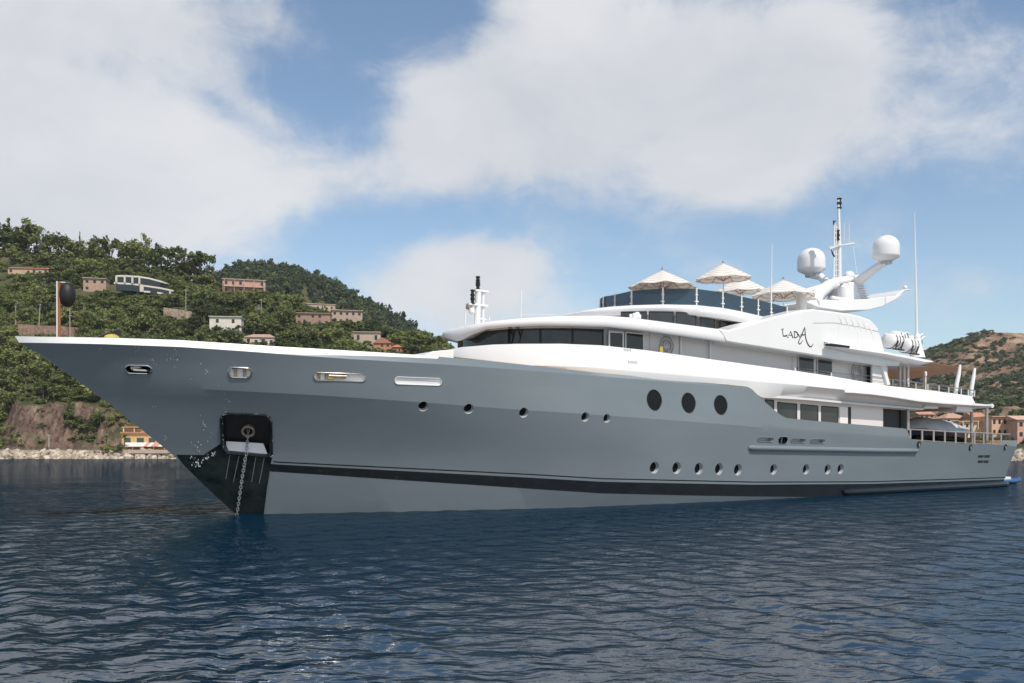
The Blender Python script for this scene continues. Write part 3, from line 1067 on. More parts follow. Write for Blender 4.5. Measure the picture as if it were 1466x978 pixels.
# D: sun deck band and the bridge windows below it
sD, qD = plan(25.7, 4.75, 9.5, 2.2, 46.0, M_=70)
D_TOP = [(795, 453), (812, 448), (830, 443.5), (850, 440.3), (870, 438.2), (900, 436.3), (948, 435), (997, 436), (1035, 440), (1061, 445), (1085, 450.5), (1110, 456.5), (1160, 466)]
D_LOW = [(795, 455), (840, 453), (878, 451), (900, 449), (950, 448.6), (1000, 451), (1040, 456.5), (1075, 463), (1090, 467), (1150, 478)]
zt, zl = ztrace(sD, qD - .15, D_TOP), ztrace(sD, qD, D_LOW)
zl = np.minimum(zl, zt - 0.16)
sun_band = sweep('sun_deck_band', sD, qD, [(zt - 0.05, 1.5), (zt, 0.5), (zt - .02, 0.2), (zl + (zt - zl) * .6, 0.0), (zl + (zt - zl) * .25, 0.02), (zl, 0.15), (zl + .03, 1.0)], M['white'], yacht, angle=50)
zDt = zt
deck('sun_deck', sD, qD, zt - 0.1, M['teak'], 0.9, 0.2)
sV, qV = plan(27.6, 4.0, 9.0, 2.2, 45.5, M_=60)
zVt = np.interp(sV, sD, zl) + 0.06
zVb = np.interp(sV, sB, ztrace(sB, qB - 0.2, B_TOP)) - 0.4
sweep('bridge_wall', sV, qV, [(zVb, .25), (zVb, 0), (zVt, 0), (zVt, .25)], M['whitewall'], yacht)
for (xa, xb) in ((889, 925), (929, 963.5), (968, 996), (1003, 1022.5), (1031, 1044.5), (1052, 1073)):
    ya, yb = np.interp([xa, xb], [880, 950, 1000, 1040, 1090], [447, 446, 449, 454, 463]), np.interp([xa, xb], [880, 900, 950, 1000, 1040, 1090], [455, 457, 463, 471, 478, 486])
    framed(xa, xb, ya[0], ya[1], yb[0], yb[1], 4.02, frame='dark', fw=0.06, name='bridge_window')
m = MB()      # small camera cluster on the roof
for (x, y, r) in ((908, 452, .12), (912, 451, .14), (915, 453, .1), (903, 452, .08)):
    m.lathe(pp(x, y, 4.5), [(r * .4, -r * 1.6), (r, -r), (r, r * .6), (r * .5, r)], 12)
m.build('camera_cluster', M['white'], yacht)

# E: glass balustrade round the sun deck
POSTS = [858, 872, 904.5, 949, 997, 1034.5, 1061.5, 1085, 1104, 1126]
G_TOP = [(855, 428.5), (872, 424), (904, 416.5), (949, 412.8), (997, 413.6), (1035, 418.5), (1061, 424.5), (1085, 429.5), (1104, 434), (1140, 443.5)]
sE, qE = plan(28.7, 4.45, 8.2, 2.2, 45.0, N=400, M_=160)
zgt = ztrace(sE, qE, G_TOP)
zgb = np.interp(sE, sD, zDt) + 0.03
xe, de = px_of(sE, -qE)
kk = int(np.argmin(xe[:300]))
pk = [kk + int(np.argmin(abs(xe[kk:] - x))) for x in POSTS]
pk[0] = kk
for side in (1, -1):
    for a, b in zip(pk, pk[1:]):
        idx_ = np.unique(np.linspace(a, b, 8).astype(int))
        m = MB()
        n = len(idx_)
        vs = [(sE[i], -side * qE[i], zgb[i]) for i in idx_] + [(sE[i], -side * qE[i], zgt[i]) for i in idx_]
        ns, nq = normals(sE, qE)
        vs2 = [(sE[i] - ns[i] * .015, -side * (qE[i] - nq[i] * .015), zgb[i]) for i in idx_] + [(sE[i] - ns[i] * .015, -side * (qE[i] - nq[i] * .015), zgt[i]) for i in idx_]
        fs = [(i, i + 1, n + i + 1, n + i) for i in range(n - 1)]
        m.add(vs + vs2, fs + [tuple(2 * n + k for k in f) for f in fs] + [(n + i, n + i + 1, 3 * n + i + 1, 3 * n + i) for i in range(n - 1)])
        m.build('glass_panel', M['clearglass'], yacht)
    for a in pk:
        m = MB()
        m.box((sE[a], -side * qE[a], (zgb[a] + zgt[a]) / 2), (0.07, 0.07, zgt[a] - zgb[a] + 0.08))
        m.box((sE[a], -side * qE[a], zgt[a] - .32), (0.15, 0.1, 0.05))
        m.box((sE[a], -side * qE[a], zgb[a] + .3), (0.22, 0.12, 0.06))
        m.build('balustrade_post', M['white'], yacht)
# front pane across the nose
m = MB()
idx_ = np.unique(np.linspace(0, kk, 10).astype(int))
if len(idx_) > 1:
    vs = [(sE[i], -qE[i], zgb[i]) for i in idx_] + [(sE[i], -qE[i], zgt[i]) for i in idx_]
    n = len(idx_)
    vs += [(v[0], -v[1], v[2]) for v in vs]
    fs = [(i, i + 1, n + i + 1, n + i) for i in range(n - 1)]
    m.add(vs, fs + [tuple(2 * n + k for k in f) for f in fs])
    m.build('glass_panel', M['clearglass'], yacht)

# F: the name panel, a tall cheek at the ship's side rising to the mast deck
PF = 5.47
FP = [(1030, 471.2), (1044, 472.4), (1065, 466), (1090, 458.5), (1115, 452), (1140, 446.2), (1150, 443.8), (1165, 442.6), (1190, 445.5), (1215, 449), (1232, 452.5), (1246, 457.5), (1254, 465), (1259, 475), (1263, 487), (1267, 503), (1271, 525),
      (1246, 520.8), (1180, 511.8), (1143, 506), (1080, 496.3), (1060, 493.4), (1040, 490.0)]
m = MB()
for sg in (1, -1):
    a0 = [np.array(pp(x, y, PF)) for x, y in FP]
    ctr = np.mean(a0, axis=0)
    L0 = [p * np.array((1, sg, 1)) for p in a0]
    L1 = []
    for (x, y), p in zip(FP, a0):
        top_ = y < 488 and x > 1044
        L1.append((p + np.array((0, -.0, 0))) * np.array((1, sg, 1)))
    inner = []
    for (x, y), p in zip(FP, a0):
        dz = 0.0
        inner.append(np.array((p[0], p[1] + 1.3, p[2] + (0.10 if y < 480 else 0))) * np.array((1, sg, 1)))
    m.hexa(L0, inner)
name_panel = m.build('name_panel', M['white'], yacht, angle=30, bevel=0.09)
# cross deck joining both cheeks under the mast
m = MB()
pr = [pp(1150, 446, 4.2), pp(1190, 447.5, 4.2), pp(1232, 454, 4.2), pp(1252, 466, 4.2), pp(1258, 500, 4.2), pp(1120, 480, 4.2), pp(1120, 455, 4.2)]
m.hexa(pr, [(p[0], 4.2, p[2]) for p in pr])
m.build('mast_deck', M['white'], yacht, bevel=0.1)
# louvre ribs on the panel's after shoulder, panel joints
for k in range(6):
    xs = 1203 + k * 8.6
    yt = np.interp(xs, [1195, 1235, 1250], [448, 456, 466])
    m = MB()
    m.tube([pp(xs - 6, yt - 0.5, PF - 0.09), pp(xs - 1, yt + 10, PF - .10), pp(xs + 4, yt + 22 + (k * 1.2), PF - 0.09)], [0.09, 0.14, 0.08], 14)
    m.build('louvre_rib', M['white'], name_panel)
m = MB()
m.tube([pp(1164, 462.5, PF + .005), pp(1194, 462.2, PF + .005), pp(1230, 468, PF + .005), pp(1258, 475.2, PF + .005)], 0.014, 5)
m.build('panel_seam', M['greymark'], name_panel)
m = MB()
for (x, ya, yb) in ((1200, 466, 492), (1228, 470, 496)):
    m.tube([pp(x, ya, PF + .003), pp(x, yb, PF + .003)], 0.008, 4)
m.build('panel_seam', M['white'], name_panel)

STROKES = [
    ([(1120.2, 471), (1121.2, 481)], .05), ([(1118.5, 471.4), (1122, 470.8)], .03), ([(1121.2, 481), (1126, 480.6), (1126.4, 479)], .045),
    ([(1128, 482.6), (1131.6, 474.6)], .03), ([(1131.6, 474.2), (1135.2, 483)], .055), ([(1129.6, 479.8), (1133.6, 480.2)], .03), ([(1127, 482.8), (1129.2, 483)], .025), ([(1134, 483.4), (1136.4, 483.6)], .025),
    ([(1137.2, 474.6), (1137.6, 483.6)], .055), ([(1136.4, 474.4), (1140.2, 475.2), (1142, 478.4), (1141.4, 482), (1137.6, 483.8)], .04),
    ([(1143.2, 478.2), (1145, 483)], .05), ([(1149.6, 476.6), (1147, 482), (1144.4, 486.6), (1143.2, 490), (1144.8, 492.4), (1147, 490.8), (1149.4, 487)], .034),
    ([(1152.2, 468.4), (1150.4, 473), (1148.4, 478), (1145.8, 481.6)], .04), ([(1152, 468.2), (1152.6, 474), (1153.2, 482), (1155, 489), (1157.6, 494.2), (1160.4, 496.4), (1162.6, 495), (1164, 492.4)], .042), ([(1146.4, 478.8), (1150, 479.4), (1153.6, 478.4)], .035),
]
m = MB()
for pts, w_ in STROKES:
    q_ = [np.array(pp(x, y, PF + 0.012)) for x, y in pts]
    dens = []
    if len(q_) > 2:
        for i in range(len(q_) - 1):
            p0, p1, p2, p3 = q_[max(i - 1, 0)], q_[i], q_[i + 1], q_[min(i + 2, len(q_) - 1)]
            for t in (0, .25, .5, .75):
                dens.append(0.5 * (2 * p1 + (p2 - p0) * t + (2 * p0 - 5 * p1 + 4 * p2 - p3) * t * t + (3 * p1 - p0 - 3 * p2 + p3) * t ** 3))
        dens.append(q_[-1])
    else:
        dens = q_
    n = len(dens)
    m.tube(dens, [w_ * .72 * (0.6 + 0.5 * math.sin(math.pi * i / max(n - 1, 1))) for i in range(n)], 6)
m.build('yacht_name', M['letter'], name_panel)

# boat deck wing: ledge with vent, running aft over the after deck
m = MB()
WING = [(1181, 490.5, 493, 0.05), (1186, 489.5, 497, .30), (1217, 495.4, 503, .45), (1246, 499.5, 507.5, .5), (1271, 503.2, 511.5, .5), (1300, 508.5, 517.5, .5), (1324, 513.6, 522.5, .45), (1333, 515.6, 521, .3), (1336, 517.3, 519, .05)]
rings = []
for x, ya, yb, k in WING:
    w = PF - 0.1 * (x > 1300)
    pa, pb = np.array(pp(x, ya, w + k)), np.array(pp(x, yb, w + k))
    h = pa[2] - pb[2]
    rings.append([(pa[0], -(w - 0.6), pa[2] + .12), (pa[0], -(w + k * .55), pa[2] + .02), (pa[0], -(w + k * .95), pa[2] - h * .2), (pa[0], -(w + k), pa[2] - h * .5), (pa[0], -(w + k * .7), pa[2] - h * .8), (pa[0], -(w - .05), pa[2] - h), (pa[0], -(w - .6), pa[2] - h)])
for sg in (1, -1):
    n = len(rings); g = 7
    fs = [tuple(range(g)), tuple((n - 1) * g + k for k in range(g))]
    for i in range(n - 1):
        for k in range(g):
            fs.append((i * g + k, i * g + (k + 1) % g, (i + 1) * g + (k + 1) % g, (i + 1) * g + k))
    m.add([(p[0], sg * p[1], p[2]) for r_ in rings for p in r_], fs)
wing = m.build('boat_deck_wing', M['white'], yacht, angle=50)
m = MB()
a = [np.array(pp(x, y, PF + 0.47)) for x, y in ((1187.5, 494.6), (1216, 498.2), (1217.5, 497), (1217, 495.2), (1190, 491.4), (1187, 492))]
m.hexa(a, [p + np.array((0, .3, 0)) for p in a])
m.build('air_vent', M['dark'], name_panel, bevel=0.03)
w0, w1 = rings[3], rings[-1]
m = MB()
dk = [(r_[0][0], r_[0][2]) for r_ in rings[3:]]
n = len(dk)
m.add([(s_, -4.95, z_ - .04) for s_, z_ in dk] + [(s_, 4.95, z_ - .04) for s_, z_ in dk] + [(s_, -4.95, z_ - .4) for s_, z_ in dk] + [(s_, 4.95, z_ - .4) for s_, z_ in dk],
      [(i, i + 1, n + i + 1, n + i) for i in range(n - 1)] + [(2 * n + i, 2 * n + i + 1, 3 * n + i + 1, 3 * n + i) for i in range(n - 1)] + [(n - 1, 2 * n - 1, 4 * n - 1, 3 * n - 1), (0, n, 3 * n, 2 * n)])
m.build('boat_deck', M['white'], yacht)
m = MB()
a = [np.array(pp(x, y, 5.3)) for x, y in ((1263, 524), (1267, 523), (1275, 551), (1270.5, 551.5))]
m.hexa(a, [p + np.array((0, .3, 0)) for p in a])
m.build('side_strut', M['white'], yacht, bevel=0.02)
# after wall of the upper saloon and its columns
m = MB(); a = np.array(pp(1253, 535, PW)); m.box((a[0] + .4, 0, a[2]), (.3, 9.0, 2.6)); m.build('saloon_after_wall', M['whitewall'], yacht)
m = MB()
a = [np.array(pp(x, y, 5.15)) for x, y in ((1249, 519), (1271, 523), (1271, 551.5), (1249, 549.5))]
m.hexa(a, [p + np.array((0, .12, 0)) for p in a]); m.build('wind_screen', M['whitewall'], yacht)
for x in (1288, 1294, 1299.5):
    m = MB(); a, b = pp(x, 519, 3.6), pp(x, 553.5, 3.6); m.tube([a, (a[0], a[1], b[2])], 0.10, 10); m.build('deck_column', M['white'], yacht)

# main deck: recessed wall with big windows
PM = 4.9
sM = np.linspace(29.5, 46.3, 40)
zMt = np.interp(sM, sA, zwl) * 0 + np.array([H + (HY - np.interp(float(px_of(s_, -PM)[0]), [1080, 1147, 1193, 1260, 1330], [566, 571, 575, 580, 586])) / F * float(px_of(s_, -PM)[1]) for s_ in sM])
m = MB()
n = len(sM)
for sg in (-1, 1):
    m.add([(s_, sg * PM, 2.9) for s_ in sM] + [(s_, sg * PM, z_) for s_, z_ in zip(sM, zMt)], [(i, i + 1, n + i + 1, n + i) for i in range(n - 1)])
m.build('saloon_wall', M['whitewall'], yacht)
for (xa, xb, ya, yb, c_, d_) in ((1095.5, 1107.5, 572.5, 573.5, 592, 594), (1113, 1140.5, 576, 578.6, 600, 602), (1146, 1170.8, 579, 581.3, 603, 605), (1175.8, 1199.6, 581.5, 583.5, 606, 607)):
    framed(xa, xb, ya, yb, c_, d_, PM, frame='dark', fw=0.05, name='saloon_window')
panel(1201.5, 1213, 582, 583, 607, 608, PM, 0.05, 'white', 'side_door', bevel=.01)
panel(1214, 1218, 582.5, 583, 608, 609, PM, 0.02, 'dark', 'doorway')
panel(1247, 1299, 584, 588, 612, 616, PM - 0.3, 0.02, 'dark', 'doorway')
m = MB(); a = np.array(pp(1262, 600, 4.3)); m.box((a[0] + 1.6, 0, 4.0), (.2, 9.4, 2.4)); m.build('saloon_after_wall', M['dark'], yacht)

# stern: stanchions and rails, deck posts
def rail(pts, base, name, p_, posts, material='steel', r=0.03):
    """pts: rail top in pixels, base: deck edge in pixels"""
    m = MB()
    xs = [q_[0] for q_ in pts]
    top_ = [pp(x, y, p_) for x, y in pts]
    for k in (1.0, 0.05) if name == 'stern_rail' else (1.0, 0.5):
        m.tube([pp(x, y * k + (1 - k) * np.interp(x, [b[0] for b in base], [b[1] for b in base]), p_) for x, y in pts], r if k == 1 else r * .5, 6)
    m.tube([(q_[0], -q_[1], q_[2]) for q_ in top_], r, 6)
    o = m.build(name, M[material], yacht)
    for x in posts:
        m = MB()
        yt = np.interp(x, xs, [q_[1] for q_ in pts]); yb = np.interp(x, [b[0] for b in base], [b[1] for b in base])
        a, b = pp(x, yt, p_), pp(x, yb, p_)
        for sg in (1, -1):
            m = MB()
            m.box((a[0], sg * a[1], (a[2] + b[2]) / 2), (0.17 if name == 'stern_rail' else .07, 0.05, a[2] - b[2]))
            m.build('rail_post', M['postgrey' if name == 'stern_rail' else 'white'], o)
    return o


rail([(1302, 614.5), (1350, 617.5), (1400, 619.7), (1446, 622)], [(1300, 630), (1326, 632), (1381, 635), (1440, 637)], 'stern_rail', 4.78, [1303, 1320, 1336.5, 1352.5, 1368, 1382, 1395, 1408, 1421, 1433], 'postgrey', 0.045)
for (x, yt, yb, p_) in ((1299.5, 588, 616, 4.85), (1391, 588, 637, 4.5), (1412.5, 584, 637, 4.3)):
    m = MB(); a, b = pp(x, yt, p_), pp(x, yb, p_)
    for sg in (1, -1):
        m = MB(); m.tube([(a[0], sg * a[1], a[2] + .2), (a[0], sg * a[1], b[2])], 0.11, 10); m.build('deck_post', M['postgrey'], yacht)
rail([(1277, 543), (1330, 550), (1368, 555.5), (1397, 559.5)], [(1277, 553.5), (1323, 558), (1369, 564), (1397, 568)], 'upper_rail', 4.7, [1278, 1311, 1325, 1328, 1344, 1358, 1376, 1386, 1395], 'steel', 0.028)
rail([(1138, 526.5), (1165, 530), (1190, 533.5), (1250, 539), (1270, 541.5)], [(1138, 532), (1190, 540), (1270, 553)], 'side_rail', 5.2, [1138, 1190], 'steel', 0.02)
# curved awning masts
for pts in (((1374.5, 522.5), (1372.8, 535), (1369.5, 550), (1367.8, 565)), ((1395.6, 527.5), (1393.6, 540), (1390.8, 556), (1390, 568.5))):
    m = MB(); m.tube([pp(x, y, 4.4) for x, y in pts], [.08, .13, .14, .14], 10); m.build('awning_mast', M['white'], yacht)
m = MB()
aw = [pp(1302, 522, 3.8), pp(1336, 519, 3.8), pp(1362, 523.5, 3.8), pp(1376, 526.5, 4.2), pp(1390, 529.4, 4.2)]
aw_lo = [(a[0], 3.4, a[2] - .1) for a in aw]
sag = [((a[0] + b[0]) / 2, 0, (a[2] + b[2]) / 2 - .28) for a, b in zip(aw, aw_lo)]
n = len(aw)
up = aw + sag + aw_lo
m.add(up + [(p[0], p[1], p[2] - .02) for p in up], [(r_ * n + i, r_ * n + i + 1, r_ * n + n + i + 1, r_ * n + n + i) for r_ in (0, 1) for i in range(n - 1)] + [(3 * n + r_ * n + i, 3 * n + r_ * n + i + 1, 3 * n + r_ * n + n + i + 1, 3 * n + r_ * n + n + i) for r_ in (0, 1) for i in range(n - 1)])
m.build('awning', M['canvas'], yacht)
_n = M['canvas'].node_tree; _bb = _n.nodes['Principled BSDF']
_tt = _n.nodes.new('ShaderNodeBsdfTranslucent'); _tt.inputs[0].default_value = (.46, .34, .25, 1)
_mm = _n.nodes.new('ShaderNodeMixShader'); _mm.inputs[0].default_value = .5
_n.links.new(_bb.outputs[0], _mm.inputs[1]); _n.links.new(_tt.outputs[0], _mm.inputs[2]); _n.links.new(_mm.outputs[0], _n.nodes['Material Output'].inputs[0])
# searchlight-like fitting and its post on the upper after deck
m = MB(); a = np.array(pp(1311, 545, 4.2)); m.tube([a + (0, 0, -.9), a], .04, 8); m.tube([a + (-.35, 0, .02), a + (.3, 0, .12)], [.06, .11], 10); m.lathe(a + (.3, 0, .12), [(.1, -.05), (.13, .02), (.05, .1)], 10)
m.build('deck_telescope', M['rubber'], yacht)
m = MB(); a = np.array(pp(1325, 535, 4.2)); b = np.array(pp(1325, 558, 4.2)); m.tube([(a[0], a[1], b[2]), a], .05, 8); m.lathe(a, [(.03, -.2), (.09, -.15), (.09, .1), (.03, .15)], 10); m.build('deck_lamp', M['white'], yacht)

# mast: two satellite domes on arms, pole, spreaders, radar platform, funnel with louvres
def dome(x, yb, yt, wpx, p_, name='satellite_dome'):
    b = np.array(pp(x, yb, p_)); d = float(px_of(b[0], b[1])[1])
    r = wpx / 2 * d / F; h = (yb - yt) * d / F
    m = MB()
    prof = [(r * .35, 0.0), (r * .62, h * .07), (r * .97, h * .17), (r, h * .24), (r, h * .55)]
    for k in range(1, 9):
        a = k / 8 * math.pi / 2
        prof.append((max(r * math.cos(a), .01), h * .55 + h * .45 * math.sin(a)))
    m.lathe(b, prof, 28)
    o = m.build(name, M['white'], yacht, angle=60)
    m = MB(); m.lathe(b, [(r * .45, -.12), (r * .45, .03)], 16); m.build('dome_base', M['rim'], o)
    return b, r


db, dr = dome(1161.5, 393.8, 355.2, 39, -2.8)
db2, dr2 = dome(1268.5, 375.3, 337, 37, 2.8)
m = MB()
m.tube([db + (0, 0, -.05), db + (.1, -.25, -.1), pp(1175, 396, -2.2), pp(1182, 404, -1.4), pp(1188, 410, -.6)], [.2, .22, .26, .30, .32], 12)
m.build('dome_arm', M['white'], yacht)
m = MB()
m.tube([db2 + (0, 0, -.05), db2 + (-.1, .3, -.12), pp(1252, 385, 2.1), pp(1238, 396, 1.3), pp(1222, 408, .5)], [.2, .22, .26, .30, .34], 12)
m.build('dome_arm', M['white'], yacht)
m = MB(); m.tube([pp(1201.5, 430, 0), pp(1201.5, 360, 0), pp(1200.6, 286, 0)], [.17, .14, .07], 12); mast = m.build('mast_pole', M['white'], yacht)
def lampstack(x, ys, p_, r, parent, nm='navigation_light'):
    for y in ys:
        m = MB(); a = pp(x, y, p_)
        m.lathe(a, [(r * .6, -r * 1.5), (r, -r * 1.3), (r, -r * .9), (r * .7, -r * .8), (r * .7, r * .8), (r, r * .9), (r, r * 1.3), (r * .5, r * 1.5)], 12)
        m.build(nm, M['rubber'], parent)
lampstack(1201.6, (288.5, 294), 0, .16, mast)
lampstack(1199, (334, 339.5), 0.15, .15, mast)
m = MB()
m.tube([pp(1187, 356.5, 1.2), pp(1200, 352, 0.3), pp(1222, 349, -1.0)], .07, 8)
m.tube([pp(1187, 354, 1.2), pp(1222, 347.5, -1.0)], .03, 6)
m.tube([pp(1193.6, 400, .4), pp(1194.6, 320, .4)], .06, 8)
m.tube([pp(1196.8, 400, .3), pp(1197.4, 322, .3)], .035, 6)
for y in np.linspace(326, 395, 10): m.tube([pp(1194.5, y, .4), pp(1200, y, 0)], .025, 5)
m.build('mast_spreader', M['white'], yacht)
for (x, ya, yb, p_, nm) in ((1208.5, 347, 320, -.4, 'whip_antenna'), (1215.5, 347, 320, -.7, 'whip_antenna'), (1193.8, 322, 316, .4, 'wind_vane')):
    m = MB(); m.tube([pp(x, ya, p_), pp(x, yb, p_)], .022 if nm == 'whip_antenna' else .05, 6)
    if nm == 'wind_vane': m.tube([pp(x - 1, 318, p_), pp(x + 2.5, 316.5, p_)], .04, 6)
    m.build(nm, M['white' if nm == 'whip_antenna' else 'rubber'], yacht)
m = MB()
a = [np.array(pp(x, y, 1.1)) for x, y in ((1190.5, 357), (1192.5, 361), (1195.5, 367), (1194.5, 368.5), (1192, 364), (1190.8, 360))]
m.hexa(a, [p + np.array((0, .04, 0)) for p in a]); m.build('courtesy_flag', M['navy'], yacht)
m = MB(); m.tube([pp(1221, 350, -1), pp(1227, 392, -.4)], .012, 4); m.build('mast_stay', M['white'], yacht)
# radar platform with upswept tip
m = MB()
pr = [(1156, 433), (1160, 430), (1180, 429), (1205, 430), (1240, 428), (1283, 423.5), (1290, 417), (1293, 414.5), (1304, 414), (1304, 415.5), (1295, 416.8), (1286, 427), (1263, 439), (1242, 444), (1205, 445), (1172, 440)]
a = [np.array(pp(x, y, 2.0)) for x, y in pr]
m.hexa(a, [p * np.array((1, -1, 1)) for p in a])
m.build('radar_platform', M['white'], yacht, bevel=.08, angle=30)
m = MB(); a = np.array(pp(1296, 413, 1.8)); m.lathe(a, [(.05, -.05), (.14, 0), (.14, .1), (.06, .2)], 12); m.build('navigation_light', M['white'], yacht)
# pylon and louvred funnel
m = MB()
fpr = [(1217, 404), (1236, 403), (1238, 414), (1243, 427), (1246, 432), (1214, 432), (1218, 418)]
a = [np.array(pp(x, y, .9)) for x, y in fpr]
m.hexa(a, [p * np.array((1, -1, 1)) for p in a]); fun = m.build('funnel', M['white'], yacht, bevel=.1)
for k in range(6):
    m = MB(); y = 407 + k * 3.6; x = 1236 + k * 1.4
    a = [np.array(pp(xx, yy, 1.0)) for xx, yy in ((x - 8, y), (x + 4, y + 1.2), (x + 4, y + 2.2), (x - 8, y + 1.6))]
    m.hexa(a, [p * np.array((1, -1, 1)) for p in a]); m.build('funnel_louvre', M['white'], fun)
m = MB()
m.tube([pp(1164, 434, 1.7), pp(1172, 420, 1.4), pp(1187, 408, .9), pp(1196, 406, .5)], [.42, .40, .36, .32], 12)
m.tube([pp(1164, 434, -1.0), pp(1176, 420, -.9), pp(1190, 410, -.6), pp(1200, 406, -.3)], [.42, .40, .36, .32], 12)
m.build('mast_leg', M['white'], yacht)
m = MB()
m.tube([pp(1150, 417.5, 1.5), pp(1170, 412, 1.2), pp(1195, 404.5, .8), pp(1222, 400, .5)], [.14, .15, .16, .14], 10)
m.tube([pp(1190, 402.5, .6), pp(1210, 399.5, .4), pp(1236, 397, .3)], .2, 10)
m.build('mast_crossarm', M['white'], yacht)
m = MB(); a = np.array(pp(1216, 397, .3)); m.lathe(a, [(.25, -.25), (.37, 0), (.36, .12), (.28, .3), (.15, .4), (.02, .43)], 18); m.build('gps_dome', M['white'], yacht)
m = MB(); a = np.array(pp(1208, 423, .6)); m.lathe(a, [(.3, -1.0), (.42, -.8), (.42, .5), (.25, .75), (.02, .85)], 16); m.build('radar_pedestal', M['white'], yacht)
m = MB(); a = np.array(pp(1203, 428, 1.6)); m.box(a, (1.9, .2, .2)); m.box(a + (0, 0, -.2), (.3, .3, .3)); m.build('radar_scanner', M['white'], yacht, bevel=.04)
m = MB(); a, b = np.array(pp(1147.5, 446, 2.0)), np.array(pp(1147.5, 417, 2.0)); h = b[2] - a[2]
m.lathe(a, [(.32, 0), (.32, h * .9), (.25, h), (.02, h * 1.02)], 16); m.build('vent_cowl', M['white'], yacht)
m = MB(); m.tube([pp(1141, 470, 2), pp(1141, 420, 2)], .03, 6); m.build('stanchion', M['white'], yacht)
# antennas
m = MB(); m.tube([pp(1312.5, 497, 4.2), pp(1311.5, 420, 4.2), pp(1309.2, 304, 4.2)], [.10, .07, .02], 8)
m.lathe(pp(1313, 499, 4.2), [(.5, -.6), (.32, .1), (.16, .9), (.1, 1.0)], 12); m.build('whip_antenna', M['white'], yacht)
m = MB(); m.tube([pp(1103.5, 452, 3.0), pp(1105.3, 349, 3.0)], [.06, .02], 6); m.build('whip_antenna', M['white'], yacht)
m = MB(); m.tube([pp(745.8, 456, 2), pp(746, 415, 2)], .025, 6); m.build('whip_antenna', M['white'], yacht)
m = MB(); m.tube([pp(666, 464, 0), pp(666, 447, 0)], .025, 6); m.tube([pp(700.5, 459, 1), pp(700.5, 454.5, 1)], .04, 6); m.tube([pp(745.8, 450, 2), pp(797, 451, 3)], .01, 4); m.build('whip_antenna', M['white'], yacht)
# small mast on the wheelhouse roof
m = MB()
m.tube([pp(683, 464, 0), pp(684.5, 415, 0)], .15, 10); m.tube([pp(691.5, 462, 0), pp(691.5, 417, 0)], .07, 8)
m.box(pp(688, 417, 0), (.75, .3, .09)); m.box(pp(683, 437, 0), (1.1, .3, .09)); m.box(pp(690, 457, 0), (.5, .1, .05))
fm = m.build('signal_mast', M['white'], yacht)
lampstack(684.2, (400.5, 405, 410.5), 0, .115, fm)
lampstack(676.5, (419.5, 425.5, 430.5), 0.1, .11, fm)
m = MB(); m.lathe(pp(671.5, 439.5, 0), [(.05, -.16), (.14, -.1), (.14, .1), (.05, .16)], 12, axis='X'); m.build('searchlight', M['rust'], fm)
m = MB(); m.lathe(pp(675.5, 446, 0.1), [(.06, -.15), (.15, -.06), (.15, .1), (.06, .17)], 12); m.build('horn', M['white'], fm)
# jackstaff at the bow, windlass cover
m = MB(); m.tube([pp(84.8, 486, 0), pp(84.4, 403, 0)], .055, 10); js = m.build('jackstaff', M['wood'], yacht)
m = MB(); m.tube([pp(81.6, 486, .1), pp(81.4, 404, .1)], .022, 8); m.box(pp(90, 404.2, 0), (.45, .04, .03)); m.build('flag_halyard', M['white'], js)
m = MB()
a = np.array(pp(160, 485, 0))
prof = [(.30, -.3), (.29, 0.02), (.25, .10), (.15, .15), (.03, .17)]
m.lathe(a, prof, 16); m.build('windlass_cover', M['yellow'], yacht)
m = MB(); m.tube([pp(136, 484, 0), pp(156, 476, 0)], .03, 6); m.box(pp(169, 478, 0), (.14, .14, .3)); m.tube([pp(166, 481, 0), pp(171, 475, 0)], .05, 6); m.build('windlass_handle', M['rubber'], yacht)


def yacht_thing(name, loc, label, cat, group=None, rz=0.0):
    """a thing that stands on the yacht: an Empty of its own at its base"""
    w = to_world(loc[0], loc[1])
    o = empty(name, (w[0], w[1], loc[2]), TH + rz)
    return tag(o, label, cat, group)


# signal ball hanging from the jackstaff
b = np.array(pp(96.3, 422, 0))
ball = yacht_thing('signal_ball', b, 'black signal ball hanging beside the wooden staff on the bow', 'signal ball')
m = MB()
r = 11.5 * float(px_of(b[0], 0)[1]) / F
m.lathe((0, 0, 0), [(max(r * math.sin(k * math.pi / 12), .004), -1.55 * r * math.cos(k * math.pi / 12)) for k in range(13)], 22)
m.build('ball_body', M['rubber'], ball)
m = MB(); m.tube([(0, 0, 1.5 * r), (-.1, 0, 1.72 * r), (-.28, 0, 1.72 * r)], .012, 5); m.build('cord', M['rubber'], ball)

# sun umbrellas on the sun deck
M['umb'] = mat('cream_striped_canvas', (0.72, 0.66, 0.58), 0.85)
nt = M['umb'].node_tree
wv = nt.nodes.new('ShaderNodeTexWave'); wv.wave_type = 'RINGS'; wv.rings_direction = 'Z'
tcn = nt.nodes.new('ShaderNodeTexCoord')
wv.inputs['Scale'].default_value = 1.15; wv.inputs['Distortion'].default_value = 0.25
nt.links.new(tcn.outputs['Object'], wv.inputs['Vector'])
rp = nt.nodes.new('ShaderNodeMix'); rp.data_type = 'RGBA'
rp.inputs[6].default_value = (0.90, 0.88, 0.85, 1); rp.inputs[7].default_value = (0.73, 0.67, 0.61, 1)
cr = nt.nodes.new('ShaderNodeMapRange'); cr.inputs[1].default_value = .60; cr.inputs[2].default_value = .75
nt.links.new(wv.outputs[0], cr.inputs[0]); nt.links.new(cr.outputs[0], rp.inputs[0])
nt.links.new(rp.outputs[2], nt.nodes['Principled BSDF'].inputs['Base Color'])
_b = nt.nodes['Principled BSDF']
_t = nt.nodes.new('ShaderNodeBsdfTranslucent'); nt.links.new(rp.outputs[2], _t.inputs[0])
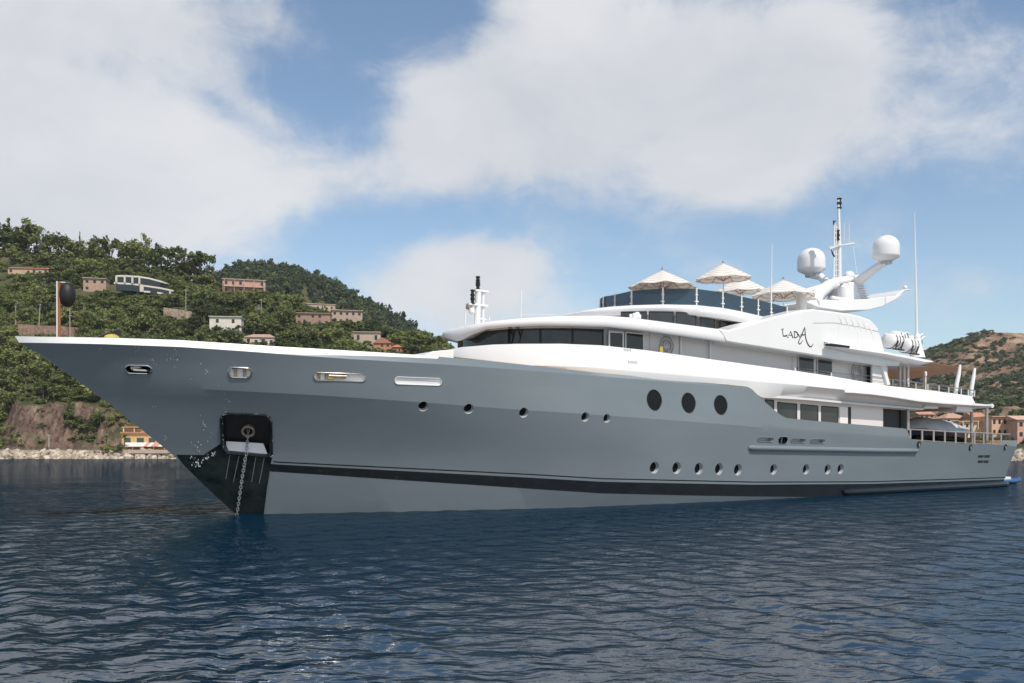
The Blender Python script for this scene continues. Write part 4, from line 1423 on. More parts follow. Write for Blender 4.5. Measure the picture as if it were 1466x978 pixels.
_m = nt.nodes.new('ShaderNodeMixShader'); _m.inputs[0].default_value = .4
nt.links.new(_b.outputs[0], _m.inputs[1]); nt.links.new(_t.outputs[0], _m.inputs[2]); nt.links.new(_m.outputs[0], nt.nodes['Material Output'].inputs[0])
UMB = [(948.5, 387.5, 411.5, 47, 1.8, 'striped cream umbrella nearest the bow, alone on the left of the sun deck', 0.1, -.02),
       (1035.5, 377.5, 399.5, 39, 1.2, 'tallest striped cream umbrella, tilted, in the middle of the sun deck', 0.35, .05),
       (1060, 396, 418, 38, -1.5, 'striped umbrella half hidden behind the tallest one on the sun deck', 0.6, .05),
       (1121.5, 401, 424, 44, 1.8, 'striped cream umbrella farthest aft, beside the white mast structure', 0.2, .0)]
zdeck = float(np.interp(34, sD, zDt)) - .1
for (x, yt, yb, hw, p_, lab, rot, tilt) in UMB:
    a = np.array(pp(x, yt, p_)); d = float(px_of(a[0], a[1])[1])
    rr = hw * d / F * 1.06; hh = (yb - yt) * d / F
    zd = float(np.interp(a[0], sD, zDt)) - .1
    u = yacht_thing('sun_umbrella', (a[0], a[1], zd), lab, 'umbrella', 'umbrellas on the sun deck', rot)
    top_ = a[2] - zd
    m = MB()
    NS, NR = 32, 7
    vs, fs = [], []
    for i in range(NR + 1):
        t = i / NR
        for k in range(NS):
            ang = 2 * math.pi * k / NS
            seg = (ang / (math.pi / 4)) % 1.0
            cdip = 1 - 0.08 * math.sin(math.pi * seg) * t
            rad = rr * t * cdip
            zz = top_ - hh * (t ** 1.08) - 0.05 * math.sin(math.pi * seg) * t
            vs.append((rad * math.cos(ang), rad * math.sin(ang), zz + tilt * rad * math.cos(ang)))
    for i in range(NR):
        for k in range(NS):
            fs.append((i * NS + k, i * NS + (k + 1) % NS, (i + 1) * NS + (k + 1) % NS, (i + 1) * NS + k))
    n0 = len(vs)
    vs += [(v[0] * .985, v[1] * .985, v[2] - .03) for v in vs]
    fs += [tuple(i + n0 for i in f) for f in fs]
    for k in range(NS):
        a_, b_ = NR * NS + k, NR * NS + (k + 1) % NS
        fs.append((a_, b_, b_ + n0, a_ + n0))
    m.add(vs, fs)
    can = m.build('canopy', M['umb'], u, angle=80)
    m = MB(); m.tube([(0, 0, 0), (0, 0, top_ + .12)], .035, 8); m.build('pole', M['white'], u)
    m = MB()
    for k in range(8):
        ang = k * math.pi / 4
        m.tube([(0, 0, top_ - .08), (rr * .97 * math.cos(ang), rr * .97 * math.sin(ang), top_ - hh - .035 + tilt * rr * math.cos(ang))], .014, 5)
        m.tube([(0, 0, top_ - hh * 1.15), (rr * .5 * math.cos(ang), rr * .5 * math.sin(ang), top_ - hh * .52 - .03 + tilt * rr * .5 * math.cos(ang))], .014, 5)
    m.build('ribs', M['wood'], u)
    m = MB(); m.lathe((0, 0, top_ + .08), [(.03, -.05), (.07, 0), (.05, .08), (.01, .14)], 8); m.build('finial', M['rust'], u)

# life raft canisters on the boat deck
lr = [(1277, 489.5, 4.35), (1299, 496.0, 4.3), (1284, 485.5, 3.2), (1304, 491.5, 3.1)]
LBL = ['white life raft canister at the boat deck edge, next to the name panel', 'white life raft canister at the outboard edge, beside the foot of the tall whip antenna',
       'white life raft canister in the inboard row, next to the name panel', 'white life raft canister in the inboard row, nearest the tall whip antenna']
for (x, y, p_), lab in zip(lr, LBL):
    a = np.array(pp(x, y, p_))
    t = yacht_thing('life_raft', a, lab, 'life raft', 'life raft canisters on the boat deck')
    m = MB(); m.lathe((0, 0, .05), [(.05, -.66), (.33, -.62), (.46, -.5), (.47, -.05), (.50, -.04), (.50, .04), (.47, .05), (.46, .5), (.33, .62), (.05, .66)], 20, axis='X')
    m.build('canister', M['white'], t, angle=40)
    for xx in (-.36, .0, .36):
        m = MB()
        m.tube([(xx + .02 * k, .49 * math.cos(-.4 - k * math.pi / 10), .05 + .49 * math.sin(-.4 - k * math.pi / 10)) for k in range(12)], .025, 5, cap=False)
        m.build('strap', M['rubber'], t)
    for xx in (-.45, .15):
        m = MB(); m.tube([(xx, -.5, -.52), (xx + .32, -.5, -.02)], .05, 6); m.build('cradle', M['rubber'], t)
    m = MB(); m.tube([(-.6, -.45, -.52), (.6, -.45, -.52)], .05, 6); m.build('cradle_rail', M['rubber'], t)
# davit frame over the rafts
m = MB()
for (x0, y0, x1, y1) in ((1290, 481, 1297, 476), (1297, 476, 1303, 478), (1313, 483, 1321, 478), (1314, 489, 1324, 482), (1266, 478, 1312, 489)):
    m.tube([pp(x0, y0, 4.3), pp(x1, y1, 4.3)], .05, 6)
m.build('raft_davit', M['white'], yacht)

# covered tender on the after deck
base = np.array(pp(1335, 628, 2.6)); zb = float(np.interp(52, K_TOP[0], K_TOP[1]))
tender = yacht_thing('tender_boat', (base[0], base[1], zb), 'dark tender boat under a grey tarpaulin on the after deck', 'boat')
L_ = [pp(x, y, 2.6)[0] - base[0] for x, y in ((1278, 610), (1383, 618))]
x0, x1 = L_
m = MB()
NSX, NSY = 40, 16
ridge_px = [(1276, 607), (1297, 605), (1306, 600), (1316, 597.3), (1330, 599.5), (1345, 601.5), (1357, 603.5), (1366, 609.5), (1374, 613.5), (1383, 617.5)]
edge_px = [(1276, 611), (1300, 613.5), (1340, 616.5), (1383, 619.5)]
vs, fs = [], []
for i in range(NSX + 1):
    xl = x0 + (x1 - x0) * i / NSX
    xpx = float(px_of(base[0] + xl, -2.6)[0]); d = float(px_of(base[0] + xl, -2.6)[1])
    zr = H + (HY - np.interp(xpx, *zip(*ridge_px))) / F * d - zb
    ze = H + (HY - np.interp(xpx, *zip(*edge_px))) / F * d - zb
    wv_ = 1.25 * min(1.0, (0.25 + i / NSX * 3), (0.3 + (1 - i / NSX) * 4))
    for j in range(NSY + 1):
        u = -1 + 2 * j / NSY
        fold = 0.05 * math.sin(i * 1.9 + j * .8) + 0.04 * math.sin(i * 0.8 - j * 1.7)
        vs.append((xl, wv_ * u, ze + (zr - ze) * max(0, 1 - abs(u) ** 2.0) + fold * (1 - abs(u)) * .9 - (0.16 if abs(u) > .99 else 0)))
for i in range(NSX):
    for j in range(NSY):
        a_ = i * (NSY + 1) + j
        fs.append((a_, a_ + 1, a_ + NSY + 2, a_ + NSY + 1))
m.add(vs, fs)
m.build('tarpaulin', M['tarp'], tender, angle=70)
m = MB()
sec = []
for i in range(13):
    t = i / 12
    xl = x0 + (x1 - x0) * t
    w_ = 1.2 * min(1.0, 0.4 + t * 3, 0.12 + (1 - t) * 2.2)
    xpx = float(px_of(base[0] + xl, -2.6)[0]); d = float(px_of(base[0] + xl, -2.6)[1])
    ze = H + (HY - np.interp(xpx, *zip(*edge_px))) / F * d - zb - .03
    sec.append([(xl, -w_, ze), (xl, -w_ * .92, ze * .55), (xl, -w_ * .5, .30), (xl, 0, .18 + .4 * t ** 4), (xl, w_ * .5, .30), (xl, w_ * .92, ze * .55), (xl, w_, ze)])
fs = [tuple(range(7)), tuple(12 * 7 + k for k in range(7))]
for i in range(12):
    for k in range(6): fs.append((i * 7 + k, i * 7 + k + 1, i * 7 + k + 8, i * 7 + k + 7))
m.add([p for r_ in sec for p in r_], fs)
m.build('boat_hull', M['navy'], tender)
m = MB()
for t in (.2, .5, .8): m.box((x0 + (x1 - x0) * t, 0, .12), (.18, 1.9, .3))
m.build('chock', M['rubber'], tender)

# small inflatable moored behind the stern
a = np.array(pp(1444, 687, 2.5))
w = to_world(*a[:2])
inf = empty('inflatable_boat', (w[0], w[1], 0.0), R(14))
inf.scale = (.62, .62, .62)
tag(inf, 'small blue and white inflatable boat floating behind the stern', 'boat')
m = MB()
path = [(-1.4, -.7, .42), (.3, -.75, .42), (1.1, -.5, .55), (1.5, 0, .66), (1.1, .5, .55), (.3, .75, .42), (-1.4, .7, .42)]
m.tube(path, [.2, .26, .26, .25, .26, .26, .2], 12)
m.build('side_tube', M['blue'], inf)
m = MB(); m.hexa([(-1.3, -.7, .30), (1.2, -.3, .36), (1.2, .3, .36), (-1.3, .7, .30)], [(-1.3, -.4, .0), (1.0, -.1, .05), (1.0, .1, .05), (-1.3, .4, .0)]); m.build('boat_floor', M['rubber'], inf)
m = MB(); m.box((-.3, 0, .72), (.8, .6, .45)); m.box((-.9, 0, .6), (.4, .7, .3)); m.build('console', M['white'], inf, bevel=.06)
m = MB(); m.box((-1.5, 0, .6), (.3, .3, .7)); m.build('outboard_motor', M['rubber'], inf, bevel=.05)

# ------------------------------------------------------------------ the sea
def wnoise(x, y, seed=0):
    """smooth value noise"""
    xi, yi = np.floor(x).astype(int), np.floor(y).astype(int)
    fx, fy = x - xi, y - yi
    fx, fy = fx * fx * (3 - 2 * fx), fy * fy * (3 - 2 * fy)
    h = lambda a, b: ((np.sin(a * 127.1 + b * 311.7 + seed * 74.7) * 43758.5453) % 1.0)
    return (h(xi, yi) * (1 - fx) + h(xi + 1, yi) * fx) * (1 - fy) + (h(xi, yi + 1) * (1 - fx) + h(xi + 1, yi + 1) * fx) * fy


def fbm(x, y, o=4, seed=0):
    v, a, t = 0, .5, 0
    for i in range(o):
        v = v + a * wnoise(x * 2 ** i, y * 2 ** i, seed + i); t += a; a *= .5
    return v / t - .5


def build_water():
    nr, na = 900, 760
    r = 4.0 * (4200 / 4.0) ** (np.linspace(0, 1, nr) ** 1.0)
    r[:60] = np.linspace(0.5, r[60], 60)
    r = np.sort(r)
    a = np.linspace(R(-75), R(75), na)
    Rr, A = np.meshgrid(r, a, indexing='ij')
    X, Y = Rr * np.sin(A), Rr * np.cos(A)
    Z = np.zeros_like(X)
    g = np.random.default_rng(3)
    cell = np.gradient(r)[:, None]
    wind = R(200)
    for i in range(46):
        lam = 0.18 * (2.0 / 0.18) ** (g.random() ** 0.9)
        th = wind + g.normal(0, 0.65)
        k = 2 * math.pi / lam
        amp = 0.0042 * lam ** 0.80 * g.uniform(.5, 1.2)
        ph = g.random() * 6.28
        att = np.clip(lam / (cell * 3.2) - 0.6, 0, 1)
        w_ = k * (X * math.cos(th) + Y * math.sin(th)) + ph + 0.7 * np.sin(0.13 * X * math.sin(th * 2 + i) + 0.11 * Y + i)
        sn = np.sin(w_)
        Z += amp * att * (sn + 0.3 * np.cos(2 * w_))
    Z *= 0.50 + 1.1 * np.clip(0.5 + 1.6 * fbm(X / 5 + 3, Y / 11, 3, 88), 0, 1)
    me = bpy.data.meshes.new('sea_water')
    n = nr * na
    co = np.stack([X, Y, Z], -1).reshape(-1, 3)
    i = np.arange((nr - 1) * (na - 1)); ri, ci = i // (na - 1), i % (na - 1)
    v0 = ri * na + ci
    q = np.stack([v0, v0 + na, v0 + na + 1, v0 + 1], 1)
    me.vertices.add(n); me.vertices.foreach_set('co', co.ravel())
    me.loops.add(q.size); me.loops.foreach_set('vertex_index', q.ravel())
    me.polygons.add(len(q)); me.polygons.foreach_set('loop_start', np.arange(len(q)) * 4)
    me.polygons.foreach_set('use_smooth', np.ones(len(q), bool))
    me.update()
    m = bpy.data.materials.new('sea_surface'); m.use_nodes = True
    nt = m.node_tree; b = nt.nodes['Principled BSDF']
    tc = nt.nodes.new('ShaderNodeTexCoord')
    prev = None
    for (sc_, st, dist, det, rot) in ((0.9, 1.0, 0.06, 3, 0.35), (3.0, 1.0, 0.030, 2, 0.2), (8.0, 0.8, 0.004, 2, -.3)):
        mp = nt.nodes.new('ShaderNodeMapping'); mp.inputs['Scale'].default_value = (0.62, 1.25, 1); mp.inputs['Rotation'].default_value = (0, 0, rot)
        nt.links.new(tc.outputs['Object'], mp.inputs[0])
        t = nt.nodes.new('ShaderNodeTexNoise'); t.inputs['Scale'].default_value = sc_; t.inputs['Detail'].default_value = det; t.inputs['Distortion'].default_value = .6; t.inputs['Roughness'].default_value = .5
        nt.links.new(mp.outputs[0], t.inputs['Vector'])
        bp = nt.nodes.new('ShaderNodeBump'); bp.inputs['Strength'].default_value = st; bp.inputs['Distance'].default_value = dist
        nt.links.new(t.outputs[0], bp.inputs['Height'])
        if prev: nt.links.new(prev, bp.inputs['Normal'])
        prev = bp.outputs[0]
    nt.nodes.remove(b)
    body = nt.nodes.new('ShaderNodeBsdfDiffuse'); body.inputs[0].default_value = (0.0018, 0.0170, 0.036, 1)
    gl_ = nt.nodes.new('ShaderNodeBsdfGlossy'); gl_.inputs['Roughness'].default_value = 0.03
    fr = nt.nodes.new('ShaderNodeFresnel'); fr.inputs[0].default_value = 1.333
    nt.links.new(prev, body.inputs['Normal']); nt.links.new(prev, gl_.inputs['Normal']); nt.links.new(prev, fr.inputs['Normal'])
    k_ = nt.nodes.new('ShaderNodeMath'); k_.operation = 'MULTIPLY'; k_.inputs[1].default_value = .30
    nt.links.new(fr.outputs[0], k_.inputs[0])
    mx = nt.nodes.new('ShaderNodeMixShader'); nt.links.new(k_.outputs[0], mx.inputs[0]); nt.links.new(body.outputs[0], mx.inputs[1]); nt.links.new(gl_.outputs[0], mx.inputs[2])
    nt.links.new(mx.outputs[0], nt.nodes['Material Output'].inputs[0])
    me.materials.append(m)
    o = bpy.data.objects.new('sea_water', me); COL.objects.link(o)
    tag(o, kind='structure')


build_water()

# ------------------------------------------------------------------ the coast: ground, rocks, woods, houses
RIDGE1 = ([-700, -300, -100, 0, 60, 110, 160, 210, 260, 300, 330, 380, 440, 500, 560, 600, 640, 760, 900, 1200], [310, 316, 338, 354, 366, 373, 380, 386, 396, 408, 418, 425, 440, 462, 480, 492, 508, 560, 615, 638])
RIDGE2 = ([-700, 200, 260, 310, 345, 390, 425, 470, 510, 550, 590, 630, 700, 800, 1000, 1200], [570, 465, 430, 410, 401, 400, 403, 420, 440, 461, 484, 512, 548, 594, 630, 640])
RIDGE3 = ([900, 1150, 1290, 1330, 1360, 1390, 1420, 1450, 1480, 1560, 1700, 2200], [640, 600, 534, 512, 502, 492, 484, 479, 478, 500, 540, 600])
SHORE = ([-700, 0, 300, 700, 1200, 1466, 2200], [262, 280, 285, 290, 255, 226, 220])


def ground_z(X, Y):
    x = CX + F * X / Y
    ys = np.interp(x, *SHORE)
    d = Y - ys
    # near hill
    yr = np.interp(x, [-700, 0, 300, 640, 1000], [500, 470, 450, 430, 400])
    hr = H + (HY - np.interp(x, *RIDGE1)) / F * yr
    rough = fbm(X / 40, Y / 40, 4, 3)
    cl = np.interp(x, [-700, -60, 10, 25, 90, 150, 185, 230, 400, 700], [4, 4, 7, 15, 16, 13, 9, 4, 3, 2]) * (1 + .5 * fbm(X / 14, Y / 90, 3, 9))
    top = np.interp(x, [-700, 900, 1300, 2200], [2.3, 2.3, 2.2, 2.2])
    beach = np.clip(d / 5, 0, 1) * top
    cliff = np.clip((d - 13 + 9 * fbm(X / 9, Y / 30, 4, 5) + 5 * np.abs(fbm(X / 4, Y / 40, 3, 15)) + 1.5 * fbm(X / 1.3, Y / 6, 2, 16)) / 11, 0, 1)
    cliff = cliff + .10 * np.sin(cliff * 9 + X * .4) * cliff * (1 - cliff)
    t = np.clip((d - 20) / (yr - ys - 20), 0, 1)
    z1 = beach + cliff * cl + np.maximum(hr - top - cl, 0) * t ** 1.05 + rough * 7 * np.clip(t * 3, 0, 1) * np.clip((1 - t) * 4, 0.15, 1)
    over = np.clip(Y - yr, 0, None)
    z1 = z1 - over * 0.42
    # second, wooded hill
    h2 = H + (HY - np.interp(x, *RIDGE2)) / F * 880
    t2 = np.clip((Y - 470) / 410, 0, 1)
    z2 = (h2) * np.sin(t2 * math.pi / 2) ** 1.1 + rough * 9 * t2 * (1 - t2) * 2 - np.clip(Y - 880, 0, None) * .35
    # rocky hill on the right
    h3 = H + (HY - np.interp(x, *RIDGE3)) / F * 1500
    t3 = np.clip((Y - 340) / 1160, 0, 1)
    z3 = h3 * t3 ** 1.0 + fbm(X / 170, Y / 170, 5, 21) * 95 * np.sin(t3 * math.pi) ** .8 * np.clip((x - 1150) / 200, 0, 1) + fbm(X / 30, Y / 30, 3, 25) * 10 * t3 * (1 - t3 * .8) - np.clip(Y - 1500, 0, None) * .3
    z = np.maximum(np.maximum(z1, np.where(Y > 440, z2, -50)), np.where((x > 900) & (Y > 330), z3, -50))
    z = np.where(d < 0, d * .35 - .2, z)
    return np.maximum(z, -3.0)


def at(x, y, lo=222.0, hi=1500.0):
    """where the sight line through a pixel meets the ground"""
    Y = np.linspace(lo, hi, 6000)
    X = (x - CX) / F * Y
    z = H + (HY - y) / F * Y
    g = ground_z(X, Y) - z
    i = np.where(g > 0)[0]
    i = i[0] if len(i) else len(Y) - 1
    return float(X[i]), float(Y[i]), float(z[i])


def build_ground():
    xs = np.concatenate([np.linspace(-700, -40, 70), np.linspace(-36, 660, 350), np.linspace(668, 1290, 60), np.linspace(1294, 1500, 110), np.linspace(1506, 2200, 40)])
    ds = np.concatenate([np.linspace(-12, 0, 4), np.linspace(.7, 32, 46), np.linspace(34, 260, 90), np.linspace(265, 1500, 150), np.linspace(1520, 3500, 16)])
    Xp, D = np.meshgrid(xs, ds, indexing='ij')
    Y = np.interp(Xp, *SHORE) + D
    X = (Xp - CX) / F * Y
    Z = ground_z(X, Y)
    n0, n1 = Xp.shape
    i = np.arange((n0 - 1) * (n1 - 1)); a = (i // (n1 - 1)) * n1 + i % (n1 - 1)
    q = np.stack([a, a + n1, a + n1 + 1, a + 1], 1)
    me = bpy.data.meshes.new('hillside')
    me.from_pydata(np.stack([X, Y, Z], -1).reshape(-1, 3).tolist(), [], q.tolist())
    me.polygons.foreach_set('use_smooth', np.ones(len(q), bool))
    m = bpy.data.materials.new('hillside_ground'); m.use_nodes = True
    nt = m.node_tree; b = nt.nodes['Principled BSDF']; L = nt.links
    b.inputs['Roughness'].default_value = .9; b.inputs['Specular IOR Level'].default_value = .15
    tc = nt.nodes.new('ShaderNodeTexCoord')
    def ns(scale, detail, stretch=(1, 1, 1)):
        mp = nt.nodes.new('ShaderNodeMapping'); mp.inputs['Scale'].default_value = stretch
        L.new(tc.outputs['Object'], mp.inputs[0])
        t = nt.nodes.new('ShaderNodeTexNoise'); t.inputs['Scale'].default_value = scale; t.inputs['Detail'].default_value = detail; t.inputs['Roughness'].default_value = .65
        L.new(mp.outputs[0], t.inputs['Vector']); return t.outputs[0]
    def ramp(fac, stops):
        r = nt.nodes.new('ShaderNodeValToRGB'); L.new(fac, r.inputs[0])
        while len(r.color_ramp.elements) < len(stops): r.color_ramp.elements.new(.5)
        for e, (p, c) in zip(r.color_ramp.elements, stops): e.position = p; e.color = (*c, 1)
        return r.outputs[0]
    def mixc(f, a_, b_):
        x = nt.nodes.new('ShaderNodeMix'); x.data_type = 'RGBA'
        L.new(f, x.inputs[0]); L.new(a_, x.inputs[6]); L.new(b_, x.inputs[7]); return x.outputs[2]
    def rng_(v, a_, b_):
        r = nt.nodes.new('ShaderNodeMapRange'); r.inputs[1].default_value = a_; r.inputs[2].default_value = b_; L.new(v, r.inputs[0]); return r.outputs[0]
    rock = ramp(ns(.22, 9, (1, 1, .35)), [(.3, (.05, .038, .03)), (.45, (.15, .10, .078)), (.58, (.24, .17, .13)), (.68, (.30, .235, .185)), (.8, (.38, .32, .26))])
    crk = ramp(ns(.9, 6, (1, 1, .16)), [(.36, (.28, .26, .25)), (.5, (1, 1, 1))])
    mk = nt.nodes.new('ShaderNodeMix'); mk.data_type = 'RGBA'; mk.blend_type = 'MULTIPLY'; mk.inputs[0].default_value = .85
    L.new(rock, mk.inputs[6]); L.new(crk, mk.inputs[7]); rock = mk.outputs[2]
    red = ramp(ns(.045, 12), [(.3, (.10, .065, .045)), (.46, (.25, .16, .11)), (.58, (.36, .25, .175)), (.72, (.46, .35, .27))])
    scrub = ramp(ns(.12, 8), [(.3, (.035, .045, .02)), (.48, (.075, .085, .035)), (.6, (.13, .115, .06)), (.72, (.20, .15, .10)), (.85, (.28, .20, .14))])
    geo = nt.nodes.new('ShaderNodeNewGeometry'); sp = nt.nodes.new('ShaderNodeSeparateXYZ'); L.new(geo.outputs['Normal'], sp.inputs[0])
    po = nt.nodes.new('ShaderNodeSeparateXYZ'); L.new(geo.outputs['Position'], po.inputs[0])
    steep = rng_(sp.outputs[2], .80, .60)
    col = mixc(steep, scrub, rock)
    fx = rng_(po.outputs[0], 130, 180)                              # the rocky massif stands on the right
    patch = nt.nodes.new('ShaderNodeMath'); patch.operation = 'MULTIPLY'
    L.new(rng_(ns(.012, 10), .43, .50), patch.inputs[0]); L.new(fx, patch.inputs[1])
    col = mixc(patch.outputs[0], col, red)
    low = rng_(po.outputs[2], 3.0, 2.4)
    sand = ramp(ns(.6, 6), [(.3, (.30, .24, .18)), (.7, (.48, .41, .33))])
    col = mixc(low, col, sand)
    L.new(col, b.inputs['Base Color'])
    bp = nt.nodes.new('ShaderNodeBump'); bp.inputs['Strength'].default_value = 1; bp.inputs['Distance'].default_value = 2.6
    L.new(ns(.35, 9, (1, 1, .5)), bp.inputs['Height']); L.new(bp.outputs[0], b.inputs['Normal'])
    me.materials.append(m)
    o = bpy.data.objects.new('hillside', me); COL.objects.link(o)
    tag(o, kind='structure')


build_ground()

# ---- tree prototypes: tufts of leaf-sized faces on a crown, and a trunk with limbs
def leaf_mat(name, cols):
    m = bpy.data.materials.new(name); m.use_nodes = True
    nt = m.node_tree; b = nt.nodes['Principled BSDF']; L = nt.links
    b.inputs['Roughness'].default_value = .65; b.inputs['Specular IOR Level'].default_value = .25
    at_ = nt.nodes.new('ShaderNodeAttribute'); at_.attribute_name = 'tint'
    r = nt.nodes.new('ShaderNodeValToRGB')
    while len(r.color_ramp.elements) < len(cols): r.color_ramp.elements.new(.5)
    for i, (e, c) in enumerate(zip(r.color_ramp.elements, cols)): e.position = i / (len(cols) - 1); e.color = (*c, 1)
    L.new(at_.outputs['Fac'], r.inputs[0])
    L.new(r.outputs[0], b.inputs['Base Color'])
    if 'stone' not in name:
        tr = nt.nodes.new('ShaderNodeBsdfTranslucent'); L.new(r.outputs[0], tr.inputs[0])
        mx = nt.nodes.new('ShaderNodeMixShader'); mx.inputs[0].default_value = .35
        L.new(b.outputs[0], mx.inputs[1]); L.new(tr.outputs[0], mx.inputs[2]); L.new(mx.outputs[0], nt.nodes['Material Output'].inputs[0])
    return m


M['leaf'] = leaf_mat('leaves', [(.060, .080, .034), (.105, .135, .050), (.165, .195, .068), (.22, .25, .088), (.29, .29, .11), (.29, .23, .12)])
M['bark'] = mat('bark', (.10, .075, .055), .9, base2=(.17, .13, .10), vscale=2, stretch=(4, 4, .6))


def crown_faces(g, kind, size=1.0, n_tuft=16, per=22, leaf=.16):
    """unit crown, about 2 wide and 2 high, as an array of quads (n, 4, 3) with a tint each"""
    tufts = []
    while len(tufts) < n_tuft:
        v = g.normal(size=3); v /= np.linalg.norm(v)
        if kind == 'round':
            c = v * np.array((.68, .68, .62)) * g.uniform(.45, 1.05); r_ = g.uniform(.26, .46)
        elif kind == 'pine':                        # umbrella pine: flat, high
            c = v * np.array((.82, .82, .26)) * g.uniform(.4, 1.05) + np.array((0, 0, .45)); r_ = g.uniform(.20, .34)
        elif kind == 'airy':
            c = v * np.array((.78, .78, .75)) * g.uniform(.55, 1.1); r_ = g.uniform(.16, .30)
        elif kind == 'cone':
            h_ = g.uniform(-.9, .95); w_ = (1 - h_) * .30 + .06
            c = np.array((v[0] * w_, v[1] * w_, h_)); r_ = g.uniform(.15, .26) * (1.15 - .5 * h_)
        else:                                       # bush
            c = np.array((v[0] * .75, v[1] * .75, abs(v[2]) * .5 - .25)); r_ = g.uniform(.28, .46)
        tufts.append((c, r_))
    Q, T = [], []
    for c, r_ in tufts:
        bt = g.normal(0, .07)
        d = g.normal(size=(per, 3)); d /= np.linalg.norm(d, axis=1)[:, None]
        p = c + d * r_ * g.uniform(.35, 1.0, (per, 1)) * np.array((1, 1, .8))
        nn = d * .8 + g.normal(size=(per, 3)) * .55 + np.array((0, 0, .35)); nn /= np.linalg.norm(nn, axis=1)[:, None]
        a = np.cross(nn, g.normal(size=(per, 3))); a /= np.linalg.norm(a, axis=1)[:, None]
        b = np.cross(nn, a)
        s_ = leaf * g.uniform(.6, 1.3, (per, 1)); w_ = s_ * g.uniform(.5, .9, (per, 1))
        Q.append(np.stack([p - a * s_ - b * w_ * .5, p + b * w_ * -.9 + a * s_ * .2, p + a * s_ + b * w_ * .4, p + b * w_ - a * s_ * .3], 1))
        T.append(bt + g.normal(0, .05, per))
    return np.concatenate(Q), np.concatenate(T)


def quads_mesh(name, Q, T, material):
    n = len(Q)
    me = bpy.data.meshes.new(name)
    me.vertices.add(n * 4); me.vertices.foreach_set('co', Q.reshape(-1).astype(np.float32))
    me.loops.add(n * 4); me.loops.foreach_set('vertex_index', np.arange(n * 4))
    me.polygons.add(n); me.polygons.foreach_set('loop_start', np.arange(n) * 4)
    at_ = me.attributes.new('tint', 'FLOAT', 'FACE')
    at_.data.foreach_set('value', np.clip(T, 0, 1).astype(np.float32))
    me.update()
    me.materials.append(material)
    return me


G = np.random.default_rng(11)
PROTO = {k: [crown_faces(np.random.default_rng(100 + 10 * j + i), k, n_tuft=nt_, per=pr_, leaf=lf) for i in range(5)]
         for j, (k, nt_, pr_, lf) in enumerate((('round', 22, 27, .115), ('pine', 20, 26, .105), ('airy', 22, 20, .10), ('cone', 20, 20, .095), ('bush', 14, 24, .13)))}
LOWP = {k: [crown_faces(np.random.default_rng(300 + 10 * j + i), k, n_tuft=11, per=11, leaf=.20) for i in range(4)] for j, k in enumerate(('round', 'pine', 'bush', 'cone'))}


def place(Q, c, rx, rz_, ang):
    cs, sn = math.cos(ang), math.sin(ang)
    q = Q * np.array((rx, rx, rz_))
    return np.stack([q[..., 0] * cs - q[..., 1] * sn + c[0], q[..., 0] * sn + q[..., 1] * cs + c[1], q[..., 2] + c[2]], -1)


# houses as pixel windows that the trees leave open: x0, x1, y top, y base
CLEAR = []


def P3(x, y, Y): return Vector(((x - CX) / F * Y, Y, H + (HY - y) / F * Y))


